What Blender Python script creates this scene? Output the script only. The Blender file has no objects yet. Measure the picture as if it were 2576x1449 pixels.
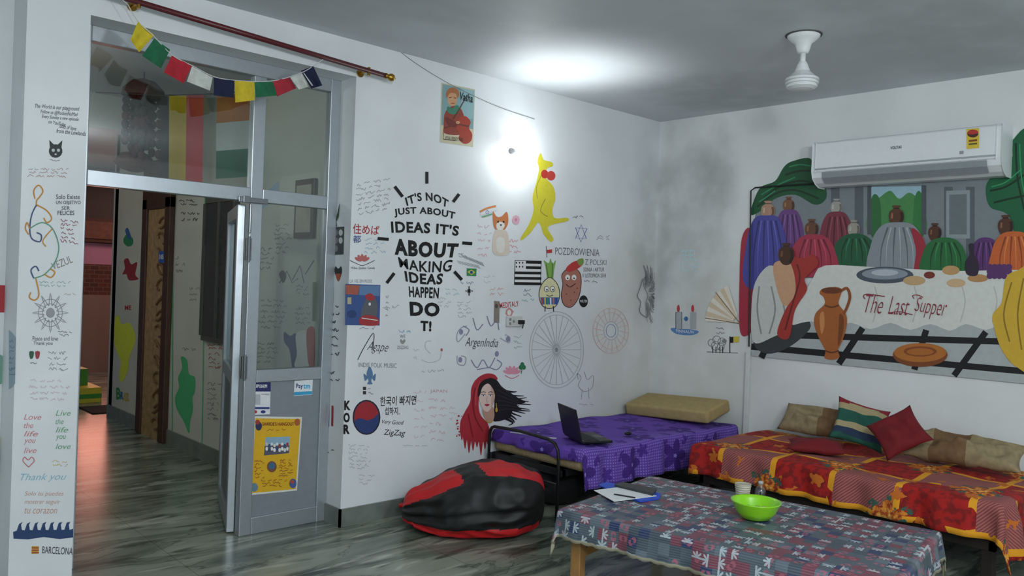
import bpy, math, random
from mathutils import Vector, Matrix, noise as mnoise
random.seed(7)
sc=bpy.context.scene
sc.view_settings.view_transform='Standard'
col=sc.collection
FPX=2050.0; TH=math.radians(46.9); RHO=0.038; PIT=0.0068; CH=1.55
Fh=Vector((math.cos(TH),math.sin(TH),0)); Rh=Vector((math.sin(TH),-math.cos(TH),0)); Z=Vector((0,0,1))
FW=(Fh*math.cos(PIT)-Z*math.sin(PIT)).normalized(); U0=(Z*math.cos(PIT)+Fh*math.sin(PIT)).normalized()
RI=Rh*math.cos(RHO)+U0*math.sin(RHO); UI=U0*math.cos(RHO)-Rh*math.sin(RHO)
CAM=Vector((0,0,CH))
cd=bpy.data.cameras.new('camera'); cam=bpy.data.objects.new('camera',cd); col.objects.link(cam)
cd.sensor_width=36; cd.lens=FPX/2576*36; cd.clip_start=0.05
m=Matrix.Identity(4)
for i in range(3):
    m[i][0]=RI[i]; m[i][1]=UI[i]; m[i][2]=-FW[i]; m[i][3]=CAM[i]
cam.matrix_world=m; sc.camera=cam
# measured planes of the room
YA=4.36; XB=5.78; HC=3.0; YF=4.56; XC=2.75; XR=2.70
PL={'A':(Vector((0,YA,0)),Vector((0,-1,0))),'B':(Vector((XB,0,0)),Vector((-1,0,0))),'F':(Vector((0,YF-.03,0)),Vector((0,-1,0))),
 'C':(Vector((XC,0,0)),Vector((-1,0,0))),'R':(Vector((XR,0,0)),Vector((-1,0,0))),'L':(Vector((0,4.62,0)),Vector((0,-1,0))),
 'FP':(Vector((0,YF-.012,0)),Vector((0,-1,0))),'LS':(Vector((.917,0,0)),Vector((-1,0,0))),'FAR':(Vector((0,12.9,0)),Vector((0,-1,0)))}
def hit(u,v,pl,off=0.0):
    if isinstance(pl,str): p,n=PL[pl]
    else: p,n=pl
    p=p+n*off
    d=FW*FPX+RI*(u-1288)-UI*(v-724.5)
    t=(p-CAM).dot(n)/d.dot(n)
    return CAM+d*t
def hz(u,v,z): return hit(u,v,(Vector((0,0,z)),Z))
def hy(u,v,y): return hit(u,v,(Vector((0,y,0)),Vector((0,-1,0))))
def hx(u,v,x): return hit(u,v,(Vector((x,0,0)),Vector((-1,0,0))))
# ---------- materials
def lin(c):
    if isinstance(c,str):
        c=c.lstrip('#'); c=[int(c[i:i+2],16)/255 for i in (0,2,4)]
    return tuple(((x/12.92) if x<=.04045 else ((x+.055)/1.055)**2.4) for x in c)+(1,)
class NT:
    def __init__(s,name):
        s.mat=bpy.data.materials.new(name); s.mat.use_nodes=True; s.nt=s.mat.node_tree
        s.b=s.nt.nodes['Principled BSDF']; s.out=s.nt.nodes['Material Output']
    def n(s,t,**k):
        x=s.nt.nodes.new(t)
        for a,b in k.items(): setattr(x,a,b)
        return x
    def l(s,a,b):
        if isinstance(a,(int,float)): b.default_value=a
        elif isinstance(a,tuple): b.default_value=a
        else: s.nt.links.new(a,b)
    def m(s,op,a,b=None,c=None):
        x=s.n('ShaderNodeMath',operation=op); s.l(a,x.inputs[0])
        if b is not None: s.l(b,x.inputs[1])
        if c is not None: s.l(c,x.inputs[2])
        return x.outputs[0]
    def mix(s,f,a,b):
        x=s.n('ShaderNodeMix',data_type='RGBA'); s.l(f,x.inputs[0]); s.l(a,x.inputs[6]); s.l(b,x.inputs[7]); return x.outputs[2]
    def noise(s,scale,vec=None,detail=3,dist=0):
        x=s.n('ShaderNodeTexNoise'); x.inputs['Scale'].default_value=scale; x.inputs['Detail'].default_value=detail; x.inputs['Distortion'].default_value=dist
        if vec is not None: s.nt.links.new(vec,x.inputs['Vector'])
        return x.outputs['Fac']
    def ss(s,v,a,b):
        x=s.n('ShaderNodeMapRange',interpolation_type='SMOOTHSTEP'); s.l(v,x.inputs[0]); x.inputs[1].default_value=a; x.inputs[2].default_value=b; return x.outputs[0]
    def bump(s,h,st=.3,d=.01):
        x=s.n('ShaderNodeBump'); x.inputs['Strength'].default_value=st; x.inputs['Distance'].default_value=d; s.l(h,x.inputs['Height']); s.nt.links.new(x.outputs[0],s.b.inputs['Normal'])
_mc={}
def mat(c,rough=.6,metal=0,name=None,var=.06,scale=30,emis=0,bump=0,coat=0):
    key=(str(c),rough,metal,var,emis,bump,coat)
    if key in _mc: return _mc[key]
    t=NT(name or 'paint_'+str(c).strip('#')); L=lin(c)
    tc=t.n('ShaderNodeTexCoord').outputs['Object']
    nz=t.noise(scale,tc)
    dk=tuple(x*(1-var*2.2) for x in L[:3])+(1,); lt=tuple(min(1,x*(1+var)) for x in L[:3])+(1,)
    t.l(t.mix(nz,dk,lt),t.b.inputs['Base Color'])
    t.b.inputs['Roughness'].default_value=rough; t.b.inputs['Metallic'].default_value=metal
    if coat: t.b.inputs['Coat Weight'].default_value=coat
    if bump: t.bump(nz,bump,.01)
    if emis:
        t.b.inputs['Emission Color'].default_value=L; t.b.inputs['Emission Strength'].default_value=emis
    _mc[key]=t.mat; return t.mat
def wallmat(name,base,stain=None):
    t=NT(name); g=t.n('ShaderNodeNewGeometry').outputs['Position']
    n1=t.noise(1.3,g,5); n2=t.noise(60,g,2)
    L=lin(base); Dk=tuple(x*.9 for x in L[:3])+(1,)
    c=t.mix(t.ss(n1,.35,.65),Dk,L)
    if stain:
        for (p,r,sx,colr,amt) in stain:
            mp=t.n('ShaderNodeVectorMath',operation='SUBTRACT'); t.l(g,mp.inputs[0]); mp.inputs[1].default_value=p
            ms=t.n('ShaderNodeVectorMath',operation='MULTIPLY'); t.l(mp.outputs[0],ms.inputs[0]); ms.inputs[1].default_value=sx
            ln=t.n('ShaderNodeVectorMath',operation='LENGTH'); t.l(ms.outputs[0],ln.inputs[0])
            f=t.ss(t.m('ADD',ln.outputs['Value'],t.m('MULTIPLY',t.m('SUBTRACT',t.noise(3.0,g,5),.5),.5)),r+.3,r-.2)
            f=t.m('MULTIPLY',f,t.ss(t.noise(4,g,5),.0,.7)); f=t.m('MULTIPLY',f,amt)
            c=t.mix(f,c,lin(colr))
    t.l(c,t.b.inputs['Base Color']); t.b.inputs['Roughness'].default_value=.55
    t.bump(t.m('ADD',n1,t.m('MULTIPLY',n2,.15)),.15,.01)
    return t.mat
def glassmat(name='glass',tint=(1,1,1,1),refl=.1):
    t=NT(name); nt=t.nt; nt.nodes.remove(t.b)
    tr=t.n('ShaderNodeBsdfTransparent'); tr.inputs[0].default_value=tint
    gl=t.n('ShaderNodeBsdfGlossy'); gl.inputs['Roughness'].default_value=.03
    nz=t.n('ShaderNodeTexNoise'); nz.inputs['Scale'].default_value=4
    mx=t.n('ShaderNodeMixShader'); t.l(t.m('MULTIPLY_ADD',nz.outputs['Fac'],.03,refl),mx.inputs[0])
    nt.links.new(tr.outputs[0],mx.inputs[1]); nt.links.new(gl.outputs[0],mx.inputs[2]); nt.links.new(mx.outputs[0],t.out.inputs[0])
    return t.mat
M_wall=wallmat('white_wall_paint','#e6eaed',[((5.75,YA,.9),.7,(1,1,.6),'#cfcfc6',.7),((5.65,YA,2.0),.18,(1.6,1,.32),'#9fa4a4',.5)])
M_wallE=wallmat('stained_wall_paint','#e4e7e7',[((XB,3.80,2.48),.22,(1,1.7,.9),'#6a706d',.55),((XB,3.98,2.2),.34,(1,1.3,.55),'#989d9b',.6),((XB,4.28,1.9),.16,(1,2.2,.28),'#8a8f8c',.55),((XB,3.7,1.1),.4,(1,1,.7),'#bdbdb0',.5)])
M_ceil=wallmat('ceiling_paint','#ccd2d6',[((5.2,3.3,HC),.5,(1,1,1),'#949b9c',.5),((4.9,1.6,HC),.5,(.6,1.2,1),'#959c9d',.45),((3.6,1.6,HC),.5,(1,.7,1),'#9fa6a7',.4),((2.6,3.3,HC),.5,(.8,1.2,1),'#9fa6a7',.4)])
M_cor=wallmat('corridor_paint','#cdd0c8')
def floor_mat():
    t=NT('green_marble_floor'); g=t.n('ShaderNodeNewGeometry').outputs['Position']
    mp=t.n('ShaderNodeMapping'); t.l(g,mp.inputs[0]); mp.inputs['Rotation'].default_value=(0,0,math.radians(14)); mp.inputs['Scale'].default_value=(.6,2.6,1)
    v=mp.outputs[0]
    a=t.noise(1.5,v,7,1.2); b=t.noise(3.5,v,8,.8); c2=t.noise(2.2,v,6,1.8)
    c=t.mix(t.ss(a,.34,.66),lin('#5f6a60'),lin('#989e90'))
    c=t.mix(t.m('MULTIPLY',t.ss(b,.50,.68),.85),c,lin('#3b463f'))
    c=t.mix(t.m('MULTIPLY',t.ss(c2,.57,.68),.6),c,lin('#c4c6b8'))
    c=t.mix(t.m('MULTIPLY',t.ss(t.m('ABSOLUTE',t.m('SUBTRACT',a,.5)),.015,.0),.6),c,lin('#333e37'))
    sp=t.n('ShaderNodeSeparateXYZ'); t.l(g,sp.inputs[0])
    e=t.m('LESS_THAN',t.m('FRACT',t.m('DIVIDE',t.m('ADD',sp.outputs[0],10.3),1.2)),.004)
    e2=t.m('LESS_THAN',t.m('FRACT',t.m('DIVIDE',t.m('ADD',sp.outputs[1],10.1),.9)),.005)
    c=t.mix(t.m('MULTIPLY',t.m('MAXIMUM',e,e2),.4),c,lin('#20251f'))
    t.l(c,t.b.inputs['Base Color']); t.b.inputs['Roughness'].default_value=.24; t.b.inputs['Specular IOR Level'].default_value=.4
    return t.mat
M_floor=floor_mat()
M_base=mat('#7f8680',.35,name='marble_skirting',var=.25,scale=9)
M_alu=mat('#b4bbc2',.35,.65,name='brushed_aluminium',var=.05)
M_aluD=mat('#7d858c',.4,.6,name='dark_aluminium',var=.05)
M_glass=glassmat('window_glass',(.86,.9,.9,1),.07)
M_blk=mat('#131416',.5,name='black_enamel')
M_steel=mat('#888c90',.3,.9,name='steel')
# ---------- mesh builder
class MB:
    def __init__(s): s.v=[];s.f=[];s.mi=[];s.mats=[]
    def m(s,mt):
        if mt not in s.mats: s.mats.append(mt)
        return s.mats.index(mt)
    def add(s,vs,fs,mt):
        b=len(s.v); s.v+= [Vector(p) for p in vs]; i=s.m(mt)
        for f in fs: s.f.append([b+k for k in f]); s.mi.append(i)
    def box(s,x0,x1,y0,y1,z0,z1,mt):
        vs=[(x,y,z) for x in(x0,x1) for y in(y0,y1) for z in(z0,z1)]
        s.add(vs,[(0,1,3,2),(4,6,7,5),(0,4,5,1),(2,3,7,6),(0,2,6,4),(1,5,7,3)],mt)
    def lathe(s,prof,mt,n=28,c=(0,0,0),ax='z',ell=1):
        vs=[];fs=[]
        for r,h in prof:
            for k in range(n):
                a=2*math.pi*k/n; p=(r*math.cos(a),ell*r*math.sin(a),h)
                if ax=='y': p=(p[0],p[2],p[1])
                if ax=='x': p=(p[2],p[0],p[1])
                vs.append((p[0]+c[0],p[1]+c[1],p[2]+c[2]))
        for i in range(len(prof)-1):
            for k in range(n):
                fs.append((i*n+k,i*n+(k+1)%n,(i+1)*n+(k+1)%n,(i+1)*n+k))
        fs.append(tuple(range(n))[::-1]); fs.append(tuple((len(prof)-1)*n+k for k in range(n)))
        s.add(vs,fs,mt)
    def tube(s,path,r,mt,n=8):
        path=[Vector(p) for p in path]; vs=[];fs=[]; L=len(path)
        up=Vector((0.13,0.31,1)).normalized()
        for i,p in enumerate(path):
            d=(path[min(i+1,L-1)]-path[max(i-1,0)]).normalized()
            a=d.cross(up)
            if a.length<.05: a=d.cross(Vector((1,.2,0)))
            a.normalize(); b=d.cross(a)
            for k in range(n):
                t=2*math.pi*k/n; vs.append(p+(a*math.cos(t)+b*math.sin(t))*r)
        for i in range(L-1):
            for k in range(n): fs.append((i*n+k,i*n+(k+1)%n,(i+1)*n+(k+1)%n,(i+1)*n+k))
        fs.append(tuple(range(n))[::-1]); fs.append(tuple((L-1)*n+k for k in range(n)))
        s.add(vs,fs,mt)
    def ball(s,c,rx,ry,rz,mt,n=14,h=9):
        vs=[];fs=[]
        for j in range(h+1):
            ph=-math.pi/2+math.pi*j/h
            for k in range(n):
                a=2*math.pi*k/n; vs.append((c[0]+rx*math.cos(ph)*math.cos(a),c[1]+ry*math.cos(ph)*math.sin(a),c[2]+rz*math.sin(ph)))
        for j in range(h):
            for k in range(n): fs.append((j*n+k,j*n+(k+1)%n,(j+1)*n+(k+1)%n,(j+1)*n+k))
        s.add(vs,fs,mt)
    def extr(s,prof,y0,y1,mt):
        n=len(prof); vs=[(x,y0,z) for x,z in prof]+[(x,y1,z) for x,z in prof]
        fs=[(k,(k+1)%n,n+(k+1)%n,n+k) for k in range(n)]+[tuple(range(n)),tuple(range(n,2*n))[::-1]]
        s.add(vs,fs,mt)
    def obj(s,name,parent=None,loc=(0,0,0),rot=(0,0,0),smooth=False,bevel=0,recenter=False,bseg=2,world=False):
        me=bpy.data.meshes.new(name)
        vs=s.v
        if recenter and vs:
            c=Vector((sum(p.x for p in vs),sum(p.y for p in vs),min(p.z for p in vs)*len(vs)))/len(vs)
            vs=[p-c for p in vs]; loc=Vector(loc)+c
        me.from_pydata([tuple(p) for p in vs],[],s.f)
        for mt in s.mats: me.materials.append(mt)
        for p,i in zip(me.polygons,s.mi): p.material_index=i; p.use_smooth=smooth
        me.validate(); me.update()
        o=bpy.data.objects.new(name,me); col.objects.link(o); o.location=loc; o.rotation_euler=rot
        if bevel:
            b=o.modifiers.new('bevel','BEVEL'); b.width=bevel; b.segments=bseg; b.limit_method='ANGLE'; b.angle_limit=.6
        if parent:
            o.parent=parent
            if world:
                pm=Matrix.LocRotScale(parent.location,parent.rotation_euler,None)
                o.matrix_parent_inverse=pm.inverted()
        return o
def empty(name,loc=(0,0,0),rot=(0,0,0),parent=None):
    e=bpy.data.objects.new(name,None); col.objects.link(e); e.location=loc; e.rotation_euler=rot; e.empty_display_size=.05
    if parent: e.parent=parent
    return e
def tag(o,label,cat,group=None):
    o['label']=label; o['category']=cat
    if group: o['group']=group
    return o
def struct(o): o['kind']='structure'; return o
# ---------- decals on planes
def catmull(p,closed=True,k=5):
    out=[];n=len(p)
    rng=range(n) if closed else range(n-1)
    for i in rng:
        g=(lambda j:p[j%n]) if closed else (lambda j:p[max(0,min(n-1,j))])
        a,b,c,d=g(i-1),g(i),g(i+1),g(i+2)
        for q in range(k):
            t=q/k
            out.append(tuple(.5*((2*b[e])+(-a[e]+c[e])*t+(2*a[e]-5*b[e]+4*c[e]-d[e])*t*t+(-a[e]+3*b[e]-3*c[e]+d[e])*t**3) for e in(0,1)))
    if not closed: out.append(tuple(p[-1]))
    return out
_tc={}
def textgeo(s,bold=0,shear=0):
    key=(s,bold,shear)
    if key in _tc: return _tc[key]
    cu=bpy.data.curves.new('t','FONT'); cu.body=s; cu.size=1; cu.offset=bold; cu.shear=shear; cu.resolution_u=3
    cu.space_character=1+max(0,bold)*3.2
    o=bpy.data.objects.new('t',cu); col.objects.link(o)
    dg=bpy.context.evaluated_depsgraph_get(); me=bpy.data.meshes.new_from_object(o.evaluated_get(dg))
    vs=[(v.co.x,v.co.y) for v in me.vertices]; fs=[list(p.vertices) for p in me.polygons]
    bpy.data.objects.remove(o); bpy.data.curves.remove(cu); bpy.data.meshes.remove(me)
    if vs:
        x0=min(v[0] for v in vs);x1=max(v[0] for v in vs);y0=min(v[1] for v in vs);y1=max(v[1] for v in vs)
        vs=[((x-x0)/max(1e-6,x1-x0),(y-y0)/max(1e-6,y1-y0)) for x,y in vs]
    _tc[key]=(vs,fs); return vs,fs
class D:
    def __init__(s,pl,base=.0015,step=.00012): s.pl=pl; s.mb=MB(); s.o=base; s.st=step
    def _m(s,c): return c if isinstance(c,bpy.types.Material) else mat(c,.6)
    def poly(s,pts,c,sm=False,k=5):
        if sm: pts=catmull(pts,True,k)
        s.o+=s.st; vs=[hit(u,v,s.pl,s.o) for u,v in pts]
        s.mb.add(vs,[tuple(range(len(vs)))],s._m(c)); return s
    def sp(s,pts,c,k=5): return s.poly(pts,c,True,k)
    def ell(s,cx,cy,rx,ry,c,rot=0,n=24):
        r=math.radians(rot)
        return s.poly([(cx+rx*math.cos(a)*math.cos(r)-ry*math.sin(a)*math.sin(r),cy+rx*math.cos(a)*math.sin(r)+ry*math.sin(a)*math.cos(r)) for a in [2*math.pi*i/n for i in range(n)]],c)
    def line(s,pts,w,c,sm=False,closed=False,k=5,taper=False):
        if sm: pts=catmull(pts,closed,k)
        if closed: pts=list(pts)+[pts[0]]
        s.o+=s.st; L=len(pts); vs=[]
        for i in range(L):
            a=pts[max(0,i-1)]; b=pts[min(L-1,i+1)]
            if closed and i in(0,L-1): a=pts[L-2]; b=pts[1]
            dx,dy=b[0]-a[0],b[1]-a[1]; d=math.hypot(dx,dy) or 1
            ww=w*(1-.85*i/(L-1)) if taper else w
            nx,ny=-dy/d*ww/2,dx/d*ww/2
            vs.append(hit(pts[i][0]+nx,pts[i][1]+ny,s.pl,s.o)); vs.append(hit(pts[i][0]-nx,pts[i][1]-ny,s.pl,s.o))
        s.mb.add(vs,[(2*i,2*i+1,2*i+3,2*i+2) for i in range(L-1)],s._m(c)); return s
    def ring(s,cx,cy,rx,ry,w,c,n=40):
        return s.line([(cx+rx*math.cos(2*math.pi*i/n),cy+ry*math.sin(2*math.pi*i/n)) for i in range(n)],w,c,False,True)
    def text(s,t,q,c,bold=0,bend=0,shear=0):
        if not isinstance(q[0],tuple):
            x0,y0,x1,y1=q; q=[(x0,y0),(x1,y0),(x1,y1),(x0,y1)]
        vs,fs=textgeo(t,bold,shear)
        if not vs: return s
        s.o+=s.st; out=[]
        TL,TR,BR,BL=q
        for u,v in vs:
            x=(BL[0]*(1-u)+BR[0]*u)*(1-v)+(TL[0]*(1-u)+TR[0]*u)*v
            y=(BL[1]*(1-u)+BR[1]*u)*(1-v)+(TL[1]*(1-u)+TR[1]*u)*v-bend*4*u*(1-u)
            out.append(hit(x,y,s.pl,s.o))
        s.mb.add(out,fs,s._m(c)); return s
    def scrib(s,x0,y0,x1,y1,rows,c,w=1.3,slope=0.0):
        rh=(y1-y0)/rows
        for r in range(rows):
            x=x0+random.uniform(0,.1)*(x1-x0); xe=x1-random.uniform(0,.25)*(x1-x0); yy=y0+rh*(r+.5)
            while x<xe:
                wl=random.uniform(8,26); pts=[]; xx=x
                while xx<min(x+wl,xe):
                    pts.append((xx,yy+(xx-x0)*slope+random.uniform(-.38,.38)*min(rh,11))); xx+=random.uniform(1.6,3.4)
                if len(pts)>2: s.line(pts,w,c,True,k=2)
                x+=wl+random.uniform(4,7)
        return s
    def done(s,name,label,cat,group=None,parent=None):
        if parent: return s.mb.obj(name,parent=parent,world=True)
        o=s.mb.obj(name,recenter=True); return tag(o,label,cat,group)
# ================= ROOM SHELL
b=MB(); b.box(-2.4,7.5,-2.4,14,-.12,0,M_floor); struct(b.obj('floor'))
b=MB(); b.box(-2.4,7.5,-2.4,14,HC,HC+.12,M_ceil); struct(b.obj('ceiling'))
b=MB()
b.box(XR,XB+.2,YA,YF+.02,0,HC,M_wall); b.box(1.19,XR,YA,YF+.02,2.78,HC,M_wall); b.box(.917,1.19,YA,4.78,0,HC,M_wall); b.box(-2.4,.917,4.62,4.78,0,HC,M_wall)
struct(b.obj('wall_north'))
b=MB(); b.box(XB,XB+.2,-2.4,YA,0,HC,M_wallE); struct(b.obj('wall_east'))
b=MB(); b.box(-2.4,-2.2,-2.2,4.62,0,HC,M_wall); struct(b.obj('wall_west'))
b=MB(); b.box(-2.2,XB,-2.4,-2.2,0,HC,M_wall); struct(b.obj('wall_south'))
b=MB(); b.box(XC,XC+.2,YF+.02,9.0,0,HC,M_cor); struct(b.obj('wall_corridor'))
b=MB(); b.box(.1,.3,4.78,14,0,HC,M_cor); struct(b.obj('wall_corridor_west'))
b=MB(); b.box(XC,6.5,8.9,9.05,0,HC,M_cor) ; struct(b.obj('wall_passage'))
t=NT('courtyard_wall'); g=t.n('ShaderNodeNewGeometry').outputs['Position']; sp=t.n('ShaderNodeSeparateXYZ'); t.l(g,sp.inputs[0])
bk=t.n('ShaderNodeTexBrick'); mp=t.n('ShaderNodeMapping'); t.l(g,mp.inputs[0]); mp.inputs['Rotation'].default_value=(math.pi/2,0,0); t.l(mp.outputs[0],bk.inputs['Vector']); bk.inputs['Scale'].default_value=4
bk.inputs['Color1'].default_value=lin('#6a3428'); bk.inputs['Color2'].default_value=lin('#552a20'); bk.inputs['Mortar'].default_value=lin('#735a50')
zk1=hit(250,665,'FAR').z; zk0=hit(250,742,'FAR').z; zk2=hit(250,612,'FAR').z
c=t.mix(t.m('GREATER_THAN',sp.outputs[2],zk1),bk.outputs['Color'],lin('#c487a4')); c=t.mix(t.m('GREATER_THAN',sp.outputs[2],zk2),c,lin('#4a3a34')); c=t.mix(t.m('LESS_THAN',sp.outputs[2],zk0),c,lin('#8f7468'))
t.l(c,t.b.inputs['Base Color'])
b=MB(); b.box(.3,7.4,12.9,13.1,0,HC,t.mat); struct(b.obj('wall_courtyard'))
b=MB(); b.box(XR-.014,XB,YA-.014,YA,0,.11,M_base); b.box(XR-.014,XR,YA-.014,YF,0,.11,M_base); struct(b.obj('baseboard_north'))
b=MB(); b.box(XB-.014,XB,-2.2,YA-.014,0,.11,M_base); struct(b.obj('baseboard_east'))
b=MB(); b.box(XC-.014,XC,YF+.02,9.0,0,.13,M_base); struct(b.obj('baseboard_corridor'))
b=MB(); b.box(.3,XC,7.4,7.65,2.72,HC,M_cor); struct(b.obj('trim_1'))
# ================= ALUMINIUM SCREEN + DOOR
y0,y1=YF-.03,YF+.03
scr=empty('door_1',(2.2,YF,0)); struct(scr)
def W(b,name,**k): o=b.obj(name,parent=scr,world=True,**k); struct(o); return o
b=MB(); b.box(1.19,1.245,y0,y1,0,2.78,M_alu); b.box(2.63,2.70,y0,y1,0,2.78,M_alu); b.box(1.245,2.63,y0,y1,2.70,2.78,M_alu); b.box(2.125,2.20,y0,y1,0,2.70,M_alu)
b.box(1.245,2.125,y0,y1,1.965,2.045,M_alu); b.box(2.2,2.63,y0,y1,1.965,2.045,M_alu); b.box(2.2,2.63,y0,y1,.90,.975,M_alu); b.box(2.2,2.63,y0,y1,0.0,.10,M_alu)
W(b,'door_frame',bevel=.004)
b=MB(); b.box(2.2,2.63,YF-.012,YF+.012,.10,.90,mat('#8d949b',.4,.2,name='grey_laminate')); W(b,'lower_panel')
b=MB(); b.box(1.245,2.125,YF-.003,YF+.003,2.045,2.70,M_glass); W(b,'glass_pane')
b=MB(); b.box(2.2,2.63,YF-.003,YF+.003,2.045,2.70,M_glass); W(b,'glass_pane')
b=MB(); b.box(2.2,2.63,YF-.003,YF+.003,.975,1.965,M_glass); W(b,'glass_pane')
ang=math.atan2(5.35-4.60,2.40-2.13)
leaf=empty('door_leaf',(2.13,4.605,0),(0,0,ang),None); leaf.parent=scr; leaf.matrix_parent_inverse=Matrix.Translation((-2.2,-YF,0)); struct(leaf)
b=MB()
for a in [(0,.07,.01,1.95),(.73,.80,.01,1.95),(.07,.73,.01,.12),(.07,.73,1.87,1.95),(.07,.73,.88,.96)]: b.box(a[0],a[1],0,.045,a[2],a[3],M_alu)
b.box(.07,.73,.015,.03,.12,.88,M_aluD)
struct(b.obj('leaf_frame',parent=leaf,bevel=.004))
b=MB(); b.box(.07,.73,.02,.026,.96,1.87,M_glass); struct(b.obj('leaf_glass',parent=leaf))
for z in (.93,1.62):
    b=MB(); b.box(2.10,2.135,y0-.014,y0+.0,z,z+.13,M_steel); b.lathe([(.008,z-.01),(.008,z+.14)],M_steel,10,(2.117,y0-.018,0)); W(b,'hinge')
b=MB(); b.box(2.04,2.22,y0-.03,y0,1.955,1.985,M_steel); b.box(2.06,2.1,y0-.05,y0-.03,1.95,1.99,M_steel); b.lathe([(.008,1.78),(.008,1.95)],M_steel,10,(2.12,y0-.012,0)); W(b,'door_latch',bevel=.003)
P='FP'
d=D(P); d.poly([(625,962),(681,962),(679,1042),(624,1044)],'#e4e6ea'); d.poly([(625,962),(681,962),(681,985),(625,985)],'#222b66'); d.text('UPI',(640,967,653,976),'#f0f0f0',.02); d.text('BHIM',(655,967,672,976),'#f0f0f0',.02)
d.poly([(630,992),(655,992),(655,1018),(630,1018)],'#b9bdc4'); d.text('MAHARAJA',(658,990,678,995),'#444444'); d.poly([(627,1024),(678,1024),(678,1029),(627,1029)],'#2a3a80'); d.ell(642,1036,5,4,'#c43b38'); d.ell(662,1036,6,4,'#2a3a80')
d.done('payment_sticker','white and navy payment sticker on grey door panel','sticker')
d=D(P); d.poly([(741,958),(787,955),(785,993),(739,996)],'#e6eaee'); d.text('Pay',(745,965,762,980),'#1b2e6e',.03); d.text('tm',(763,966,780,978),'#29a8dc',.03); d.poly([(740,986),(785,984),(785,992),(739,995)],'#3aa3cf')
d.done('payment_sticker','small white and blue payment sticker on door panel','sticker')
d=D(P); d.poly([(640,1047),(760,1049),(747,1234),(626,1246)],'#dfe0d8'); d.poly([(643,1052),(756,1054),(744,1230),(631,1241)],'#e3b11e')
d.poly([(668,1100),(730,1098),(727,1140),(664,1146)],'#8fb3c9'); d.poly([(666,1122),(728,1120),(727,1140),(664,1146)],'#5a5a6a')
for i in range(9): d.ell(671+i*6.5,1117+(i%2)*4,3,4,random.choice(['#e8e6e0','#a33a3a','#d8c8a0','#334a7a'])); d.ell(671+i*6.5,1129+(i%2)*3,3.2,5,random.choice(['#e8e6e0','#f2f2f2','#3a4a6a']))
d.text("SHARDE'S HANGOUT",(660,1062,740,1071),'#7a2a18',.02)
d.ell(651,1072,8,11,'#27315a'); d.ell(648,1062,6,6,'#a03a30'); d.ell(684,1174,12,14,'#7e4a3a'); d.ell(684,1172,8,9,'#3f6a8a'); d.ell(748,1062,7,9,'#b06030'); d.ell(640,1226,9,11,'#6a8aa0'); d.ell(737,1216,9,12,'#44609a'); d.ell(735,1212,5,5,'#b05038')
d.scrib(668,1078,728,1086,1,'#8a5a18',1.1); d.scrib(640,1155,668,1205,6,'#8a4a1a',1.1); d.scrib(702,1155,740,1200,7,'#8a4a1a',1.1); d.scrib(655,1205,725,1225,3,'#8a4a1a',1.1)
d.done('poster','yellow hangout event poster taped to grey door panel','poster')
# ================= CORRIDOR THINGS
def hC(u,v): return hit(u,v,'C')
ya,yb=hC(432,800).y,hC(362,800).y
M_wood=mat('#4a2c1b',.5,name='dark_wood',var=.2,scale=12); M_carv=mat('#b39468',.5,name='carved_door_wood',var=.3,scale=18,bump=.6)
b=MB(); e=empty('door_2',(XC,(ya+yb)/2,0)); struct(e)
b.box(XC-.05,XC,ya,ya+.12,0,2.2,M_wood); b.box(XC-.05,XC,yb-.12,yb,0,2.2,M_wood); b.box(XC-.05,XC,ya,yb,2.1,2.55,M_wood); struct(b.obj('door_frame',parent=e,world=True,bevel=.006))
b=MB(); b.box(XC-.03,XC-.002,ya+.12,yb-.12,0,2.1,M_carv)
for i in range(14):
    z=.15+i*.14; pts=[(XC-.035,ya+.2+.09*math.cos(t*.7+i),z+.05*math.sin(t*.7)) for t in range(8)]; b.tube(pts,.012,mat('#7a5a38',.5,name='carving'),6)
struct(b.obj('door_leaf',parent=e,world=True))
d=D((Vector((XC-.05,0,0)),Vector((-1,0,0)))); d.poly([(399,632),(413,632),(413,662),(399,660)],'#2b5fb0'); d.text('105',(401,640,411,652),'#e8e8e8',.03); o=d.done('number_plate','','',parent=e); struct(o)
ya2,yb2=hC(592,700).y,hC(522,700).y
b=MB(); e=empty('window_1',(XC,(ya2+yb2)/2,1.1)); struct(e)
z0=hC(555,850).z; b.box(XC-.03,XC-.001,ya2,yb2,z0,2.1,mat('#3a4144',.25,name='dark_window_pane')); struct(b.obj('window_pane',parent=e,world=True))
b=MB()
for q in((ya2-.04,ya2,z0,2.1),(yb2,yb2+.04,z0,2.1),(ya2,yb2,2.1,2.15),(ya2,yb2,z0-.04,z0),((ya2+yb2)/2-.02,(ya2+yb2)/2+.02,z0,2.1)): b.box(XC-.04,XC,q[0],q[1],q[2],q[3],mat('#4d4f4b',.5))
struct(b.obj('window_frame',parent=e,world=True))
C='C'
d=D(C); d.sp([(290,800),(300,795),(306,815),(325,812),(338,835),(340,860),(325,900),(322,930),(308,960),(300,950),(304,910),(292,880),(287,850)],'#dbe83c'); d.done('wall_drawing','yellow country map painted on white corridor wall','wall drawing')
d=D(C); d.text('B',(292,975,303,1005),'#2f8f4a',.04); d.text('R',(303,985,310,1005),'#2e66b0',.04); d.text('ASIL',(310,988,325,1010),'#c9b52c',.03); d.done('wall_lettering','green blue and yellow country name on corridor wall','wall lettering')
d=D(C); d.sp([(312,655),(322,650),(330,665),(345,660),(340,690),(348,702),(325,705),(318,690),(308,690),(314,675)],'#9c2a2c'); d.done('wall_drawing','dark red bird shaped painting on corridor wall','wall drawing')
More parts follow.
